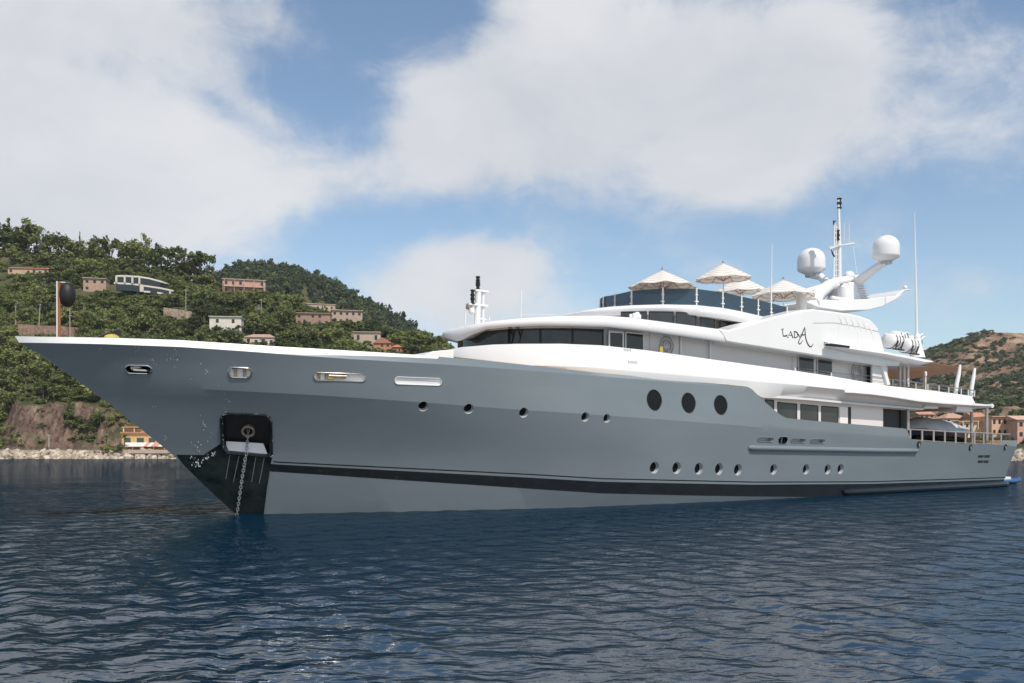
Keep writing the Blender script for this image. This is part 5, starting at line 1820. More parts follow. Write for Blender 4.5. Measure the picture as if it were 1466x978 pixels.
def house(label, x0, x1, yt, yb, rz=0.0, depth=9.0, roof='flat', wall=(.5, .4, .3), roofc=(.35, .16, .10), floors=2, cols=4, name='house', cat='house', Y=None, group='houses on the hillside', door=True, balcony=False, rise=1.6, shut=(.03, .035, .04), found=5.0, clear=True):
    xc = (x0 + x1) / 2
    if Y is None: Y = at(xc, yb)[1]
    base = P3(xc, yb, Y)
    Wd = (x1 - x0) / F * Y / max(math.cos(rz), .3) * .96
    Ht = (yb - yt) / F * Y - (rise if roof in ('gable', 'hip', 'front') else .0)
    if clear: CLEAR.append((x0 - 1, x1 + 1, yt - 3, yb, Y))
    h = empty(name, base, rz)
    tag(h, label, cat, group)
    wm = mat('plaster', wall, .85, var=.10, vscale=.6)
    rm = mat('roof_tiles', roofc, .85, var=.22, vscale=1.2, stretch=(3, 1, 1))
    dk = mat('window_dark', shut, .25)
    y0 = 0.0
    m = MB(); m.box((0, depth / 2, (Ht - found) / 2), (Wd, depth, Ht + found)); m.build('wall', wm, h, smooth=False)
    m = MB()
    e = .5
    if roof == 'flat':
        m.box((0, depth / 2 - .2, Ht + .16), (Wd + .7, depth + .9, .3))
    elif roof == 'front':
        a = [(-Wd / 2 - e, -e, Ht), (Wd / 2 + e, -e, Ht), (0, -e, Ht + rise)]
        m.hexa(a, [(q_[0], depth + e, q_[2]) for q_ in a])
    elif roof == 'gable':
        a = [(-Wd / 2 - e, -e, Ht), (-Wd / 2 - e, depth + e, Ht), (-Wd / 2 - e, depth / 2, Ht + rise)]
        m.hexa(a, [(-q_[0], q_[1], q_[2]) for q_ in a])
    else:
        m.add([(-Wd / 2 - e, -e, Ht), (Wd / 2 + e, -e, Ht), (Wd / 2 + e, depth + e, Ht), (-Wd / 2 - e, depth + e, Ht), (-Wd / 2 + depth * .35, depth / 2, Ht + rise), (Wd / 2 - depth * .35, depth / 2, Ht + rise)],
              [(0, 1, 5, 4), (1, 2, 5), (2, 3, 4, 5), (3, 0, 4), (0, 3, 2, 1)])
    m.build('roof', rm, h, smooth=False)
    fh = Ht / floors
    for f_ in range(floors):
        for c_ in range(cols):
            if rng.random() < .08: continue
            cx = -Wd / 2 + Wd * (c_ + .5) / cols
            isdoor = f_ == 0 and c_ % 2 == 1 and door
            ww, wh = min(1.2, Wd / cols * .42), fh * (.62 if isdoor else .42)
            m = MB(); m.box((cx, -.02, f_ * fh + (wh / 2 if isdoor else fh * .55)), (ww, .1, wh)); m.build('door' if isdoor else 'window', dk, h, smooth=False)
    if balcony:
        m = MB(); m.box((0, -.9, fh), (Wd * .95, 1.8, .18))
        m.build('balcony', wm, h, smooth=False)
        for k in range(5):
            m = MB(); m.box((-Wd * .46 + Wd * .92 * k / 4, -1.6, Ht / 2), (.25, .25, Ht)); m.build('column', wm, h, smooth=False)
    return h, Wd, Ht, Y


house('long low house with a red tiled roof high on the left hillside', 12, 69, 381, 393, .12, 8, 'gable', (.48, .36, .27), (.42, .17, .11), 1, 7, rise=1.2)
house('low tan house with a stone base left of the curved white villa', 120, 151, 399, 418, .2, 7, 'flat', (.40, .27, .20), (.42, .36, .28), 2, 3)
# the curved modern villa
def villa():
    Y0 = at(205, 424)[1]
    base = P3(205, 424, Y0)
    CLEAR.append((160, 260, 391, 450, Y0))
    h = empty('modern_villa', base, 0)
    tag(h, 'long modern villa with curved white roof slabs and dark glass fronts', 'villa', 'houses on the hillside')
    wm = mat('villa_concrete', (.62, .57, .50), .7, var=.06)
    dk = mat('villa_glass', (.02, .03, .035), .12, spec=.6)
    def slab(pts, th, dp, nm, mt):
        a = [P3(x, y, Y0 + (x - 205) * .22) - base for x, y in pts]
        m = MB(); n = len(a)
        vs = [tuple(p) for p in a] + [(p.x, p.y, p.z - th) for p in a] + [(p.x + 2, p.y + dp, p.z) for p in a] + [(p.x + 2, p.y + dp, p.z - th) for p in a]
        fs = []
        for i in range(n - 1):
            fs += [(i, i + 1, n + i + 1, n + i), (2 * n + i, 2 * n + i + 1, 3 * n + i + 1, 3 * n + i), (i, i + 1, 2 * n + i + 1, 2 * n + i), (n + i, n + i + 1, 3 * n + i + 1, 3 * n + i)]
        fs += [(0, n, 3 * n, 2 * n), (n - 1, 2 * n - 1, 4 * n - 1, 3 * n - 1)]
        m.add(vs, fs); m.build(nm, mt, h, smooth=False)
    slab([(166, 394), (180, 394), (198, 395), (214, 397.5), (232, 402.5)], .75, 11, 'roof_slab', wm)
    slab([(163, 404), (190, 405.5), (210, 408.5), (230, 411.5), (258, 417.5)], .75, 12, 'floor_slab', wm)
    slab([(200, 416), (220, 417), (240, 420.5), (258, 424.5)], .75, 12, 'terrace_slab', wm)
    slab([(168, 396.5), (180, 396.5), (198, 397.5), (214, 400), (229, 404)], 3.0, 6, 'glass_front', dk)
    slab([(166, 407), (190, 408), (210, 411), (230, 414), (256, 420)], 2.8, 6, 'glass_front', dk)
    for x, ya, yb in ((167, 395, 405), (179, 394.5, 405), (190, 395, 406), (200, 396, 407), (203, 408, 418), (244, 415, 424)):
        m = MB(); a = P3(x, ya, Y0 + (x - 205) * .22) - base; b_ = P3(x, yb, Y0 + (x - 205) * .22) - base
        m.box(((a.x + b_.x) / 2, a.y - .3, (a.z + b_.z) / 2), (1.9 if x == 203 else .7, .7, abs(a.z - b_.z))); m.build('column', wm, h, smooth=False)
    m = MB(); m.box((0, 8, -3.2), (26, 8, 6)); m.build('foundation', mat('villa_stone', (.33, .26, .20), .9, var=.2), h, smooth=False)


villa()
house('two storey pink house with balconies below the second hill', 320, 379, 401, 422, .28, 8, 'flat', (.44, .29, .235), (.46, .36, .29), 2, 6, balcony=True)
house('white flat roofed cube house above the bow rail', 300, 345, 454, 479, .15, 9, 'flat', (.62, .58, .50), (.55, .52, .46), 2, 2, door=False)
house('house with stepped pinkish tiled roofs just above the bow rail', 350, 394, 477, 493, .1, 8, 'hip', (.60, .50, .42), (.40, .26, .20), 1, 4, rise=1.8)
house('reddish stone terrace house with low walls', 423, 473, 449, 466, .1, 8, 'flat', (.33, .22, .175), (.40, .28, .22), 2, 5)
house('flat roofed pink stone house standing on a high retaining base', 475, 519, 445, 463, .22, 9, 'flat', (.40, .30, .24), (.46, .36, .28), 2, 5)
house('low tiled roof house behind the pink stone house', 440, 480, 434, 443, .2, 7, 'gable', (.46, .36, .28), (.45, .30, .24), 1, 4, rise=1.0)
house('small orange house with a gabled tiled roof at the foot of the second hill', 534, 560, 483, 506, -.1, 8, 'front', (.50, .235, .125), (.40, .19, .12), 2, 3, rise=2.6)
house('low orange annexe right of the small gabled orange house', 558, 575, 492, 506, -.1, 7, 'hip', (.46, .21, .12), (.40, .18, .11), 1, 3, rise=1.6)
house('pale stone house half hidden by bushes above the deck edge', 506, 545, 476, 492, .1, 6, 'flat', (.46, .36, .29), (.5, .4, .33), 1, 3)
house('small cream villa among the trees on the left skyline', 92, 104, 343, 352, 0, 6, 'gable', (.55, .47, .36), (.42, .25, .17), 1, 2, rise=1.0)


# walls, poles
def stone_wall(label, pts, hpx, col=(.30, .215, .165), name='retaining_wall', th=.8, capc=None):
    ys = [at(x, y)[1] for x, y in pts]
    Y0 = sum(ys) / len(ys)
    o = MB()
    a = [P3(x, y, Y0) for x, y in pts]
    b_ = [P3(x, y - hpx, Y0) for x, y in pts]
    n = len(a)
    base = a[0]
    vs = [p - base - Vector((0, 0, 3)) for p in a] + [p - base for p in b_] + [p - base - Vector((0, -th, 3)) for p in a] + [p - base + Vector((0, th, 0)) for p in b_]
    fs = []
    for i in range(n - 1):
        fs += [(i, i + 1, n + i + 1, n + i), (2 * n + i, 2 * n + i + 1, 3 * n + i + 1, 3 * n + i), (n + i, n + i + 1, 3 * n + i + 1, 3 * n + i)]
    fs += [(0, n, 3 * n, 2 * n), (n - 1, 2 * n - 1, 4 * n - 1, 3 * n - 1)]
    o.add(vs, fs)
    w = o.build(name, mat('stone', col, .95, var=.35, vscale=.8, bump=.6, bscale=1.5), None, smooth=False)
    w.location = base
    for i in range(n - 1):
        if hpx > 10: CLEAR.append((pts[i][0] + 4, pts[i + 1][0] - 4, min(pts[i][1], pts[i + 1][1]) - hpx + 2, max(pts[i][1], pts[i + 1][1]) - hpx * .3, Y0))
    return tag(w, label, 'wall', 'garden walls on the hillside')


stone_wall('brown stone retaining wall behind the wooden staff', [(26, 480), (60, 482), (85, 483), (112, 485)], 16, (.25, .165, .125))
stone_wall('short brown stone wall right of the modern villa', [(234, 455), (255, 458), (274, 461)], 15, (.33, .25, .19))
stone_wall('long pale garden wall above the deck edge', [(470, 478), (505, 481), (540, 487)], 4, (.48, .42, .34))
stone_wall('pale rubble wall under the white cube house', [(312, 489), (340, 491), (352, 492)], 7, (.48, .38, .31))
stone_wall('low brown wall along the deck edge under bushes', [(425, 497), (455, 499), (532, 503)], 7, (.36, .26, .2))
M['pole'] = mat('pole_grey', (.36, .33, .29), .8, var=.15)
for (x, ya, yb, lab) in ((22.5, 438, 462, 'leftmost utility pole on the hillside'), (55, 435, 472, 'leaning utility pole left of the wooden staff'), (100, 441, 482, 'green grey utility pole right of the signal ball'), (266, 414, 447, 'utility pole right of the modern villa'),
                         (374, 428, 452, 'tall pale utility pole below the pink house'), (370.5, 436, 448, 'shorter utility pole below the pink house'), (70, 622, 646, 'lamp post on the shore road under the rock face')):
    X, Y, Z = at(x, yb)
    Y -= 2
    b_ = P3(x, yb, Y); t_ = P3(x + (2.5 if 'leaning' in lab else 0), ya, Y)
    o = empty('lamp_post' if 'lamp' in lab else 'utility_pole', b_); tag(o, lab, 'pole', None if 'lamp' in lab else 'utility poles on the hillside')
    m = MB(); m.tube([(0, 0, -2), t_ - b_], [.2, .13], 6); m.build('post', M['pole'], o)
    m = MB(); hd = t_ - b_
    m.tube([hd + Vector((-.7, 0, -.4)), hd + Vector((.7, 0, -.4))], .07, 5); m.build('lamp_head' if 'lamp' in lab else 'crossarm', M['pole'], o)
    CLEAR.append((x - 1.2, x + 1.2, ya, yb - 3, Y))

# the yellow beach restaurant
def restaurant():
    Y0 = 291.0
    base = P3(200, 644, Y0)
    CLEAR.append((170, 262, 608, 650, Y0 + 4))
    h = empty('beach_restaurant', base, 0)
    tag(h, 'yellow beach restaurant with red edged roof terrace beside the bow', 'restaurant')
    ye = mat('ochre_plaster', (.58, .38, .17), .85, var=.08); ro = mat('terracotta', (.46, .22, .13), .85, var=.15); dk = mat('shop_window', (.05, .08, .08), .2); wh = mat('awning_white', (.72, .66, .60), .8, var=.05); rd = mat('awning_red', (.55, .25, .2), .8, var=.1)
    k = Y0 / F
    def bx(nm, xa, xb, ya, yb, dy0, dp, mt):
        m = MB(); m.box((((xa + xb) / 2 - 200) * k, dy0 + dp / 2, (644 - (ya + yb) / 2) * k), ((xb - xa) * k, dp, (yb - ya) * k)); return m.build(nm, mt, h, smooth=False)
    bx('wall', 174, 236, 620, 646, 0, 9, ye)
    bx('upper_wall', 174, 200, 614, 620, 2, 7, ye)
    bx('roof_terrace', 173, 201, 610.5, 612.5, .5, 9, ro)
    bx('terrace_post', 175, 176, 612.5, 619, .6, .3, wh); bx('terrace_post', 190.5, 191.3, 612.5, 619, .6, .3, wh)
    bx('roof', 173, 238, 618.6, 620.6, -.6, 10, ro)
    m = MB(); a = [(-3.0 * 2, -.5, 5.6), (8.5, -.5, 5.6), (8.5, -2.4, 4.5), (-6.0, -2.4, 4.5)]
    for xa, xb in ((179, 187), (196, 206), (213, 222)):
        w_ = bx('window', xa, xb, 627, 634.5, -.06, .1, dk)
    m = MB()
    za, zb_ = (644 - 633.5) * k, (644 - 641) * k
    for i in range(12):
        xa, xb = (180 + i * 5.2 - 200) * k, (180 + (i + 1) * 5.2 - 200) * k
        m.hexa([(xa, 0, za), (xb, 0, za), (xb, -3.4, zb_ + .4), (xa, -3.4, zb_ + .4)], [(xa, 0, za - .08), (xb, 0, za - .08), (xb, -3.4, zb_ + .32), (xa, -3.4, zb_ + .32)], 1 if i in (6, 8, 9) else 0)
    m.build('awning', [wh, rd], h, smooth=False)
    for i in range(5):
        m = MB(); m.box(((181 + i * 15 - 200) * k, -3.3, zb_ / 2 - .2), (.15, .15, zb_ + .8)); m.build('awning_post', M['pole'], h)
    bx('terrace', 176, 250, 644, 649, -6, 7, mat('terrace_stone', (.42, .34, .27), .9, var=.2))


restaurant()
jx = P3(238, 650.5, 272)
jt = empty('jetty', jx); tag(jt, 'low dark wooden jetty reaching out from the beach restaurant', 'jetty')
m = MB(); m.box((0, 2.2, .15), (23, 2.2, .25)); m.build('walkway', mat('dark_planks', (.06, .05, .045), .8, var=.3), jt, smooth=False)
for k in range(7):
    m = MB(); m.tube([(-10.5 + 3.5 * k, 2.2, -2), (-10.5 + 3.5 * k, 2.2, .1)], .14, 6); m.build('pile', M['pole'], jt)
fx_ = P3(70, 644.5, 288)
ff = empty('road_railing', fx_); tag(ff, 'long dark railing along the shore road above the pale boulders', 'railing')
m = MB(); m.tube([(-60, 0, .9), (24, 0, .9)], .06, 4); m.tube([(-60, 0, .45), (24, 0, .45)], .05, 4); m.build('bar', mat('iron', (.09, .06, .05), .7, var=.2), ff)
m = MB()
for k in range(29): m.tube([(-60 + 3 * k, 0, -.4), (-60 + 3 * k, 0, .95)], .05, 4)
m.build('posts', M['bark'], ff)

# boulders of the breakwater: nobody could count them
def boulders():
    bm = bmesh.new(); bmesh.ops.create_icosphere(bm, subdivisions=2, radius=1)
    V = np.array([v.co for v in bm.verts]); Fc = np.array([[v.index for v in f.verts] for f in bm.faces]); bm.free()
    vs, fs, T = [], [], []
    n = 0
    for i in range(1500):
        x = G.uniform(-420, 470) if i < 1250 else G.uniform(1380, 1700)
        Y0 = float(np.interp(x, *SHORE))
        d = G.uniform(-2.0, 5.0)
        Y = Y0 + d
        r_ = G.uniform(.4, 1.25)
        z = np.clip(d / 5, -.2, 1) * 2.1 + G.uniform(-.2, .25)
        nz = 1 + .28 * np.sin(V @ G.normal(size=3) * 2.5 + G.random() * 6) + .2 * np.sin(V @ G.normal(size=3) * 4 + 1)
        A = np.linalg.qr(G.normal(size=(3, 3)))[0]
        p = (V * nz[:, None] * np.array((1.15, .9, .75))) @ A * r_
        p = np.sign(p) * np.abs(p)
        vs.append(p + np.array(((x - CX) / F * Y, Y, z))); fs.append(Fc + n); n += len(V)
        T.append(np.full(len(Fc), G.random()))
    me = bpy.data.meshes.new('shore_boulders')
    me.from_pydata(np.concatenate(vs).tolist(), [], np.concatenate(fs).tolist())
    a = me.attributes.new('tint', 'FLOAT', 'FACE'); a.data.foreach_set('value', np.concatenate(T).astype(np.float32))
    me.materials.append(leaf_mat('boulder_stone', [(.16, .13, .10), (.33, .27, .21), (.46, .39, .31), (.55, .49, .41)]))
    o = bpy.data.objects.new('shore_boulders', me); COL.objects.link(o); tag(o, kind='stuff')


boulders()

# the town on the right
TG = 'houses along the right shore'
house('cream villa with a hipped tan roof seen under the after deck', 1353, 1388, 591, 608, .05, 9, 'hip', (.56, .46, .30), (.44, .27, .19), 1, 4, Y=330, rise=2.0, group=TG)
house('small house with a terracotta roof between the stern posts', 1393, 1411, 590, 606, 0, 8, 'gable', (.50, .36, .25), (.46, .22, .14), 2, 2, Y=322, rise=1.8, group=TG)
house('pink house seen through the after deck left of the tarpaulin', 1316, 1338, 588, 606, 0, 8, 'gable', (.50, .31, .24), (.45, .25, .18), 2, 3, Y=335, rise=1.4, group=TG)
house('terraced orange building with white balcony bands behind the stern rail', 1372, 1421, 604, 638, 0, 9, 'flat', (.70, .53, .36), (.60, .38, .25), 3, 6, Y=282, group=TG, balcony=True)
house('large terracotta apartment block with small arched windows', 1419, 1458, 597, 642, 0, 12, 'flat', (.64, .42, .29), (.58, .37, .27), 3, 5, Y=276, group=TG)
house('pink terracotta block at the right edge', 1457, 1520, 594, 644, -.1, 12, 'gable', (.60, .36, .27), (.56, .36, .27), 3, 6, Y=268, group=TG, rise=1.4)
for (xa, xb, ya, yb, Y_, c_, nm, lab) in ((1430, 1540, 650, 658, 240, (.60, .54, .47), 'sea_wall', 'white sea wall at the right edge above the beach'), (1440, 1530, 643.5, 645.5, 247, (.30, .22, .16), 'pergola', 'brown pergola above the white sea wall')):
    b_ = P3((xa + xb) / 2, yb, Y_); k = Y_ / F
    o = empty(nm, b_); tag(o, lab, nm.replace('_', ' '))
    m = MB(); m.box((0, 1, (yb - ya) * k / 2 - .3), ((xb - xa) * k, 2, (yb - ya) * k + .6)); m.build('wall' if nm == 'sea_wall' else 'beam', mat(nm, c_, .85, var=.12), o, smooth=False)
    if nm == 'pergola':
        for q_ in range(7):
            m = MB(); m.box((-8 + 2.6 * q_, .6, -.8), (.3, .3, 1.9)); m.build('post', M['bark'], o, smooth=False)

# ---- woods
def blocked(X, Y, z0, rx, hgt):
    """would this crown stand in front of a house window in the picture"""
    x = CX + F * X / Y; k = F / Y
    ya, yb = HY - (z0 + hgt - H) * k, HY - (z0 - H) * k
    for (a, b, t, bt, Yh) in CLEAR:
        if Y < Yh + 9 and x + rx * k * .75 > a and x - rx * k * .75 < b and ya < bt - (bt - t) * .56 and yb > t:
            return True
    return False


trees, bushes = [], []
# explicit skyline trees of the near hill: x, top y, half width px, kind, tint
SKY = [(4, 318, 22, 'round', .25), (12, 306, 8, 'cone', .15), (40, 308, 22, 'round', .35), (28, 322, 20, 'round', .3), (58, 326, 18, 'airy', .4), (72, 327, 12, 'round', .3), (88, 329, 14, 'round', .15), (108, 338, 16, 'round', .45), (114, 330, 4, 'cone', .1), (133, 331, 12, 'round', .2), (122, 342, 14, 'airy', .5),
       (146, 344, 14, 'round', .45), (160, 337, 17, 'pine', .2), (178, 340, 15, 'round', .4), (196, 336, 20, 'round', .45), (206, 334, 17, 'airy', .75), (222, 344, 18, 'round', .3), (240, 352, 16, 'airy', .25), (252, 349, 16, 'pine', .2), (270, 354, 20, 'airy', .25), (286, 356, 18, 'pine', .2), (297, 358, 14, 'airy', .25), (-20, 305, 26, 'round', .3), (-60, 300, 28, 'pine', .3), (-100, 300, 28, 'round', .3), (278, 366, 14, 'round', .3), (262, 368, 14, 'round', .2)]
for (x, yt, hw, kind, tn) in SKY:
    Y = float(np.interp(x, [-700, 0, 300], [500, 468, 448]))
    X = (x - CX) / F * Y
    z = float(ground_z(np.array(X), np.array(Y)))
    hgt = H + (HY - yt) / F * Y - z
    trees.append((X, Y, z, hw * Y / F * 1.1, hgt, kind, tn, 'skyline'))
for i in range(5200):
    x = G.uniform(-330, 790)
    ys, yr = float(np.interp(x, *SHORE)), float(np.interp(x, [-700, 0, 300, 640, 1000], [500, 470, 450, 430, 400]))
    Y = ys + 17 + (yr + 6 - ys - 17) * G.random() ** .85
    X = (x - CX) / F * Y
    z = float(ground_z(np.array(X), np.array(Y)))
    zb_ = float(ground_z(np.array(X), np.array(Y - 3.0)))
    if z - zb_ > 3.6 and z < 17 and G.random() < .8: continue               # bare rock face
    cover = float(fbm(np.array(X / 28), np.array(Y / 28), 3, 41))
    if Y > ys + 45 and cover < -.17: continue
    t = (Y - ys) / (yr - ys)
    ht = G.uniform(3.2, 9.0) * (0.75 if t < .15 else 1) * (1.35 if G.random() < .22 else 1)
    kind = G.choice(['round', 'round', 'round', 'airy', 'pine', 'bush', 'bush', 'cone'], p=[.2, .2, .17, .13, .1, .1, .07, .03])
    rx = ht * G.uniform(.38, .6)
    if kind == 'cone': rx = ht * .32; ht *= 1.25
    if kind == 'bush': ht *= .5; rx = ht * .95
    if blocked(X, Y, z, rx, ht):
        ht *= .42; rx *= .45; kind = 'bush'
        if blocked(X, Y, z, rx, ht): continue
    tn = np.clip(.36 + .95 * float(fbm(np.array(X / 22), np.array(Y / 22), 3, 77)) + G.normal(0, .13), 0.02, .95)
    if Y > yr - 30: ht *= .8
    trees.append((X, Y, z, rx, ht, str(kind), tn, 'slope'))
# the largest 290 in view become trees of their own, the rest one wood
def score(t): return t[4] / t[1] + (1 if t[7] == 'skyline' else 0)
inview = [t for t in trees if -10 < CX + F * t[0] / t[1] < 640 and t[5] != 'bush']
vis = []
for t in sorted(inview, key=score, reverse=True):
    x = CX + F * t[0] / t[1]; y = HY - (t[2] + t[4] * .7 - H) / t[1] * F
    if x > 30 and y > 484 + max(0, (x - 30)) * .045 and not (y > 490 and x < 30 + (y - 490) * 1.25): continue      # behind the hull
    vis.append(t)
single = vis[:288]
sid = set(id(t) for t in single)


def branchy(g, kind):
    m = MB()
    m.tube([(0, 0, -.12), (.02, .01, .3), (.0, .02, .72)], [.055, .04, .018], 6)
    for k in range(5):
        a = k * 2.4 + g.random(); z0 = g.uniform(.22, .5)
        m.tube([(0, 0, z0), (.2 * math.cos(a), .2 * math.sin(a), z0 + .16), (.36 * math.cos(a), .36 * math.sin(a), z0 + .3)], [.022, .014, .006], 4)
    return m


TRUNKS = []
for i in range(3):
    o = branchy(G, i).build('trunk', M['bark'])
    TRUNKS.append(o.data); bpy.data.objects.remove(o)
CR = {}
WORD = {'round': 'rounded leafy tree', 'airy': 'open crowned tree', 'pine': 'flat topped pine', 'cone': 'narrow pointed cypress'}


def tone(t): return 'dark green' if t < .27 else ('mid green' if t < .48 else ('olive green' if t < .68 else 'dry brownish'))


for (X, Y, z, rx, ht, kind, tn, where) in single:
    q = round(tn * 8) / 8
    j = rng.randrange(5)
    if (kind, j, q) not in CR:
        Q, T = PROTO[kind][j]
        CR[(kind, j, q)] = quads_mesh('crown', Q, T + q, M['leaf'])
    o = empty({'pine': 'pine_tree', 'cone': 'cypress_tree'}.get(kind, 'broadleaf_tree'), (X, Y, z), rng.random() * 6.28)
    x = CX + F * X / Y
    hp_ = (z - 3) / 90
    if where == 'skyline': pl = 'on the left skyline ' + ('at the left edge' if x < 60 else 'above the curved villa' if 150 < x < 235 else 'at its right end' if x >= 235 else 'right of the cream villa' if x > 104 else 'left of the cream villa')
    elif x < 80: pl = 'on the slope left of the wooden staff' if hp_ < .5 else 'below the long red roofed house' if hp_ < .62 else 'above the long red roofed house'
    elif x < 270: pl = 'on the slope below the curved villa' if hp_ < .5 else 'around the curved villa' if hp_ < .62 else 'above the curved villa'
    elif x < 400: pl = 'near the white cube house' if hp_ < .40 else 'near the two storey pink house'
    elif x < 530: pl = 'around the pink stone house'
    else: pl = 'beside the small orange house'
    tag(o, tone(tn) + ' ' + WORD[kind] + ' ' + pl, 'tree', 'trees ' + pl)
    c = bpy.data.objects.new('crown', CR[(kind, j, q)]); c.parent = o; COL.objects.link(c)
    c.scale = (rx, rx, ht * .44); c.location = (0, 0, ht * .56)
    t_ = bpy.data.objects.new('trunk', rng.choice(TRUNKS)); t_.parent = o; COL.objects.link(t_)
    t_.scale = (ht * .6, ht * .6, ht * .95)
QS, TS = [], []
for t in trees:
    if id(t) in sid: continue
    X, Y, z, rx, ht, kind, tn, where = t
    Q, T = PROTO[kind][rng.randrange(5)]
    if where != 'skyline' and kind != 'bush' and rng.random() < .35: Q, T = LOWP[kind if kind in LOWP else 'round'][rng.randrange(4)]
    QS.append(place(Q, (X, Y, z + ht * (.46 if kind != 'bush' else .3)), rx, ht * .52, rng.random() * 6.28)); TS.append(T + tn)
# low scrub over all of the near hill, draped on the rocks too
for i in range(3800):
    x = G.uniform(-330, 790)
    ys, yr = float(np.interp(x, *SHORE)), float(np.interp(x, [-700, 0, 300, 640, 1000], [500, 470, 450, 430, 400]))
    Y = ys + 10 + (yr + 4 - ys - 10) * G.random() ** 1.1
    X = (x - CX) / F * Y
    z = float(ground_z(np.array(X), np.array(Y))); zb_ = float(ground_z(np.array(X), np.array(Y - 3.0)))
    if z < 2.6: continue
    if z - zb_ > 3.4 and float(fbm(np.array(X / 9), np.array(z / 9), 2, 5)) < .04: continue
    ht = G.uniform(.9, 2.3); rx = ht * G.uniform(.8, 1.3)
    if blocked(X, Y, z, rx, ht): continue
    Q, T = LOWP['bush'][rng.randrange(4)]
    tn = np.clip(.42 + .5 * float(fbm(np.array(X / 18), np.array(Y / 18), 3, 78)) + G.normal(0, .14), .03, .97)
    QS.append(place(Q, (X, Y, z + ht * .3), rx, ht * .7, rng.random() * 6.28)); TS.append(T + tn)
o = bpy.data.objects.new('hillside_woods', quads_mesh('hillside_woods', np.concatenate(QS), np.concatenate(TS), M['leaf'])); COL.objects.link(o); tag(o, kind='stuff')
QS, TS = [], []
M['leaf2'] = leaf_mat('pine_needles', [(.046, .068, .042), (.072, .098, .054), (.106, .135, .068), (.148, .175, .086), (.19, .205, .10), (.21, .18, .11)])
for i in range(5200):
    x = G.uniform(180, 860)
    Y = 500 + 395 * G.random() ** .8
    X = (x - CX) / F * Y
    z = float(ground_z(np.array(X), np.array(Y)))
    ht = G.uniform(4.5, 9) * (1.45 if G.random() < .2 else 1); rx = ht * G.uniform(.3, .5)
    if blocked(X, Y, z, rx, ht): continue
    kind = ('round', 'pine', 'cone', 'round')[rng.randrange(4)]
    Q, T = LOWP[kind][rng.randrange(4)]
    tn = np.clip(.30 + .5 * float(fbm(np.array(X / 40), np.array(Y / 40), 3, 79)) + G.normal(0, .12), .02, .8)
    QS.append(place(Q, (X, Y, z + ht * .5), rx * (1.2 if kind == 'cone' else 1), ht * .55, rng.random() * 6.28)); TS.append(T + tn)
o = bpy.data.objects.new('pine_woods', quads_mesh('pine_woods', np.concatenate(QS), np.concatenate(TS), M['leaf2'])); COL.objects.link(o); tag(o, kind='stuff')
QS, TS = [], []
for i in range(9000):
    x = G.uniform(1230, 1640)
    Y = 345 + 1170 * G.random() ** .75
    X = (x - CX) / F * Y
    cover = float(fbm(np.array(X / 95), np.array(Y / 95), 4, 61))
    if cover < .01 + (.07 if G.random() < .5 else -.12): continue
    z = float(ground_z(np.array(X), np.array(Y)))
    ht = G.uniform(2.2, 6.5); rx = ht * G.uniform(.6, .95)
    if blocked(X, Y, z, rx, ht): continue
    Q, T = LOWP[('bush', 'round')[rng.randrange(2)]][rng.randrange(4)]
    QS.append(place(Q, (X, Y, z + ht * .3), rx, ht * .5, rng.random() * 6.28)); TS.append(T + np.clip(.42 + G.normal(0, .14), .05, .9))
# gardens between the right-hand houses
for i in range(420):
    x = G.uniform(1300, 1560); Y = G.uniform(262, 345)
    X = (x - CX) / F * Y; z = float(ground_z(np.array(X), np.array(Y)))
    ht = G.uniform(2, 6.5); rx = ht * G.uniform(.4, .7)
    if blocked(X, Y, z, rx, ht): continue
    Q, T = PROTO[('bush', 'round', 'airy')[rng.randrange(3)]][rng.randrange(5)]
    QS.append(place(Q, (X, Y, z + ht * .45), rx, ht * .5, rng.random() * 6.28)); TS.append(T + np.clip(.5 + G.normal(0, .18), .05, .9))
o = bpy.data.objects.new('hill_scrub', quads_mesh('hill_scrub', np.concatenate(QS), np.concatenate(TS), M['leaf2'])); COL.objects.link(o); tag(o, kind='stuff')
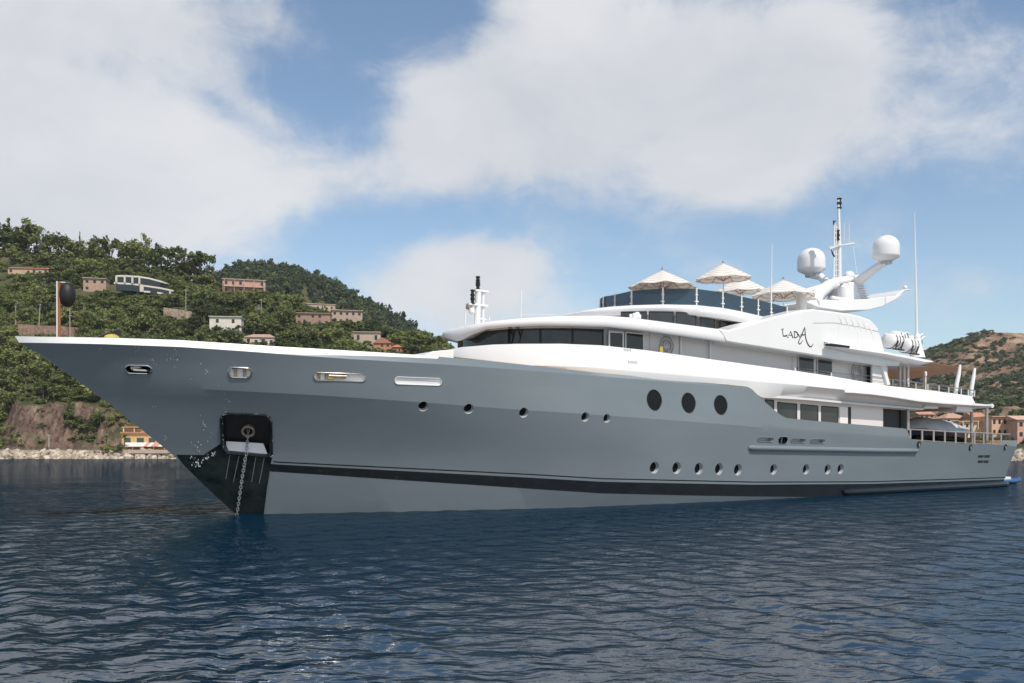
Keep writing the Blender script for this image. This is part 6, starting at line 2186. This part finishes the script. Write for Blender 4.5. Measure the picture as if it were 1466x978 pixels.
# palms and garden bushes by the restaurant
for (x, yb, hgt_, lab) in ((152, 646, 6.0, 'palm left of the yellow beach restaurant'), (178, 647, 6.5, 'palm in front of the yellow beach restaurant')):
    Y = 286.0; b_ = P3(x, yb, Y)
    o = empty('palm_tree', b_); tag(o, lab + ', with a fan of fronds', 'palm tree')
    m = MB(); m.tube([(0, 0, -.5), (.1, 0, hgt_ * .5), (.05, 0, hgt_ * .72)], [.25, .2, .18], 7); m.build('trunk', M['bark'], o)
    Q, T = [], []
    for k in range(26):
        a = G.uniform(0, 6.28); el_ = G.uniform(-.3, 1.2); ln = G.uniform(1.5, 2.3)
        prev = np.array((0, 0, hgt_ * .72)); dr_ = np.array((math.cos(a) * math.cos(el_), math.sin(a) * math.cos(el_), math.sin(el_)))
        sd = np.array((-math.sin(a), math.cos(a), 0)) * .3
        for s_ in range(4):
            nx = prev + dr_ * ln / 4; w0, w1 = (.5, 1, .9, .5)[s_], (1, .9, .5, .05)[s_]
            Q.append([prev - sd * w0, prev + sd * w0, nx + sd * w1, nx - sd * w1]); T.append(.45 + G.normal(0, .1))
            prev = nx; dr_ = dr_ + np.array((0, 0, -.28)); dr_ /= np.linalg.norm(dr_)
    c = bpy.data.objects.new('fronds', quads_mesh('fronds', np.array(Q), np.array(T), M['leaf'])); c.parent = o; COL.objects.link(c)
for (x, yb, rx, ht, tn, lab) in ((150, 649, 2.0, 3.0, .75, 'rounded yellow green bush at the shore left of the restaurant'), (164, 649, 2.0, 2.6, .7, 'low olive bush between the two palms'), (172, 646, 1.6, 3.0, .3, 'dark bush against the restaurant corner')):
    b_ = P3(x, yb, 284.5)
    o = empty('garden_bush', b_); tag(o, lab, 'bush')
    Q, T = PROTO['round'][rng.randrange(5)]
    c = bpy.data.objects.new('foliage', quads_mesh('foliage', Q, T + tn, M['leaf'])); c.parent = o; c.scale = (rx, rx, ht / 2); c.location = (0, 0, ht * .5); COL.objects.link(c)
    t_ = bpy.data.objects.new('stem', TRUNKS[0]); t_.parent = o; t_.scale = (ht * .5,) * 3; COL.objects.link(t_)


# ------------------------------------------------------------------ the air between
hz = MB(); hz.box((0, 1850, 148), (11000, 5100, 310))
hm = bpy.data.materials.new('pale_air'); hm.use_nodes = True
for n in list(hm.node_tree.nodes):
    if n.type != 'OUTPUT_MATERIAL': hm.node_tree.nodes.remove(n)
pv = hm.node_tree.nodes.new('ShaderNodeVolumePrincipled')
pv.inputs['Density'].default_value = 0.00006
pv.inputs['Color'].default_value = (.88, .94, 1.0, 1)
hm.node_tree.links.new(pv.outputs[0], hm.node_tree.nodes['Material Output'].inputs['Volume'])
tag(hz.build('haze', hm, None, smooth=False), kind='stuff')
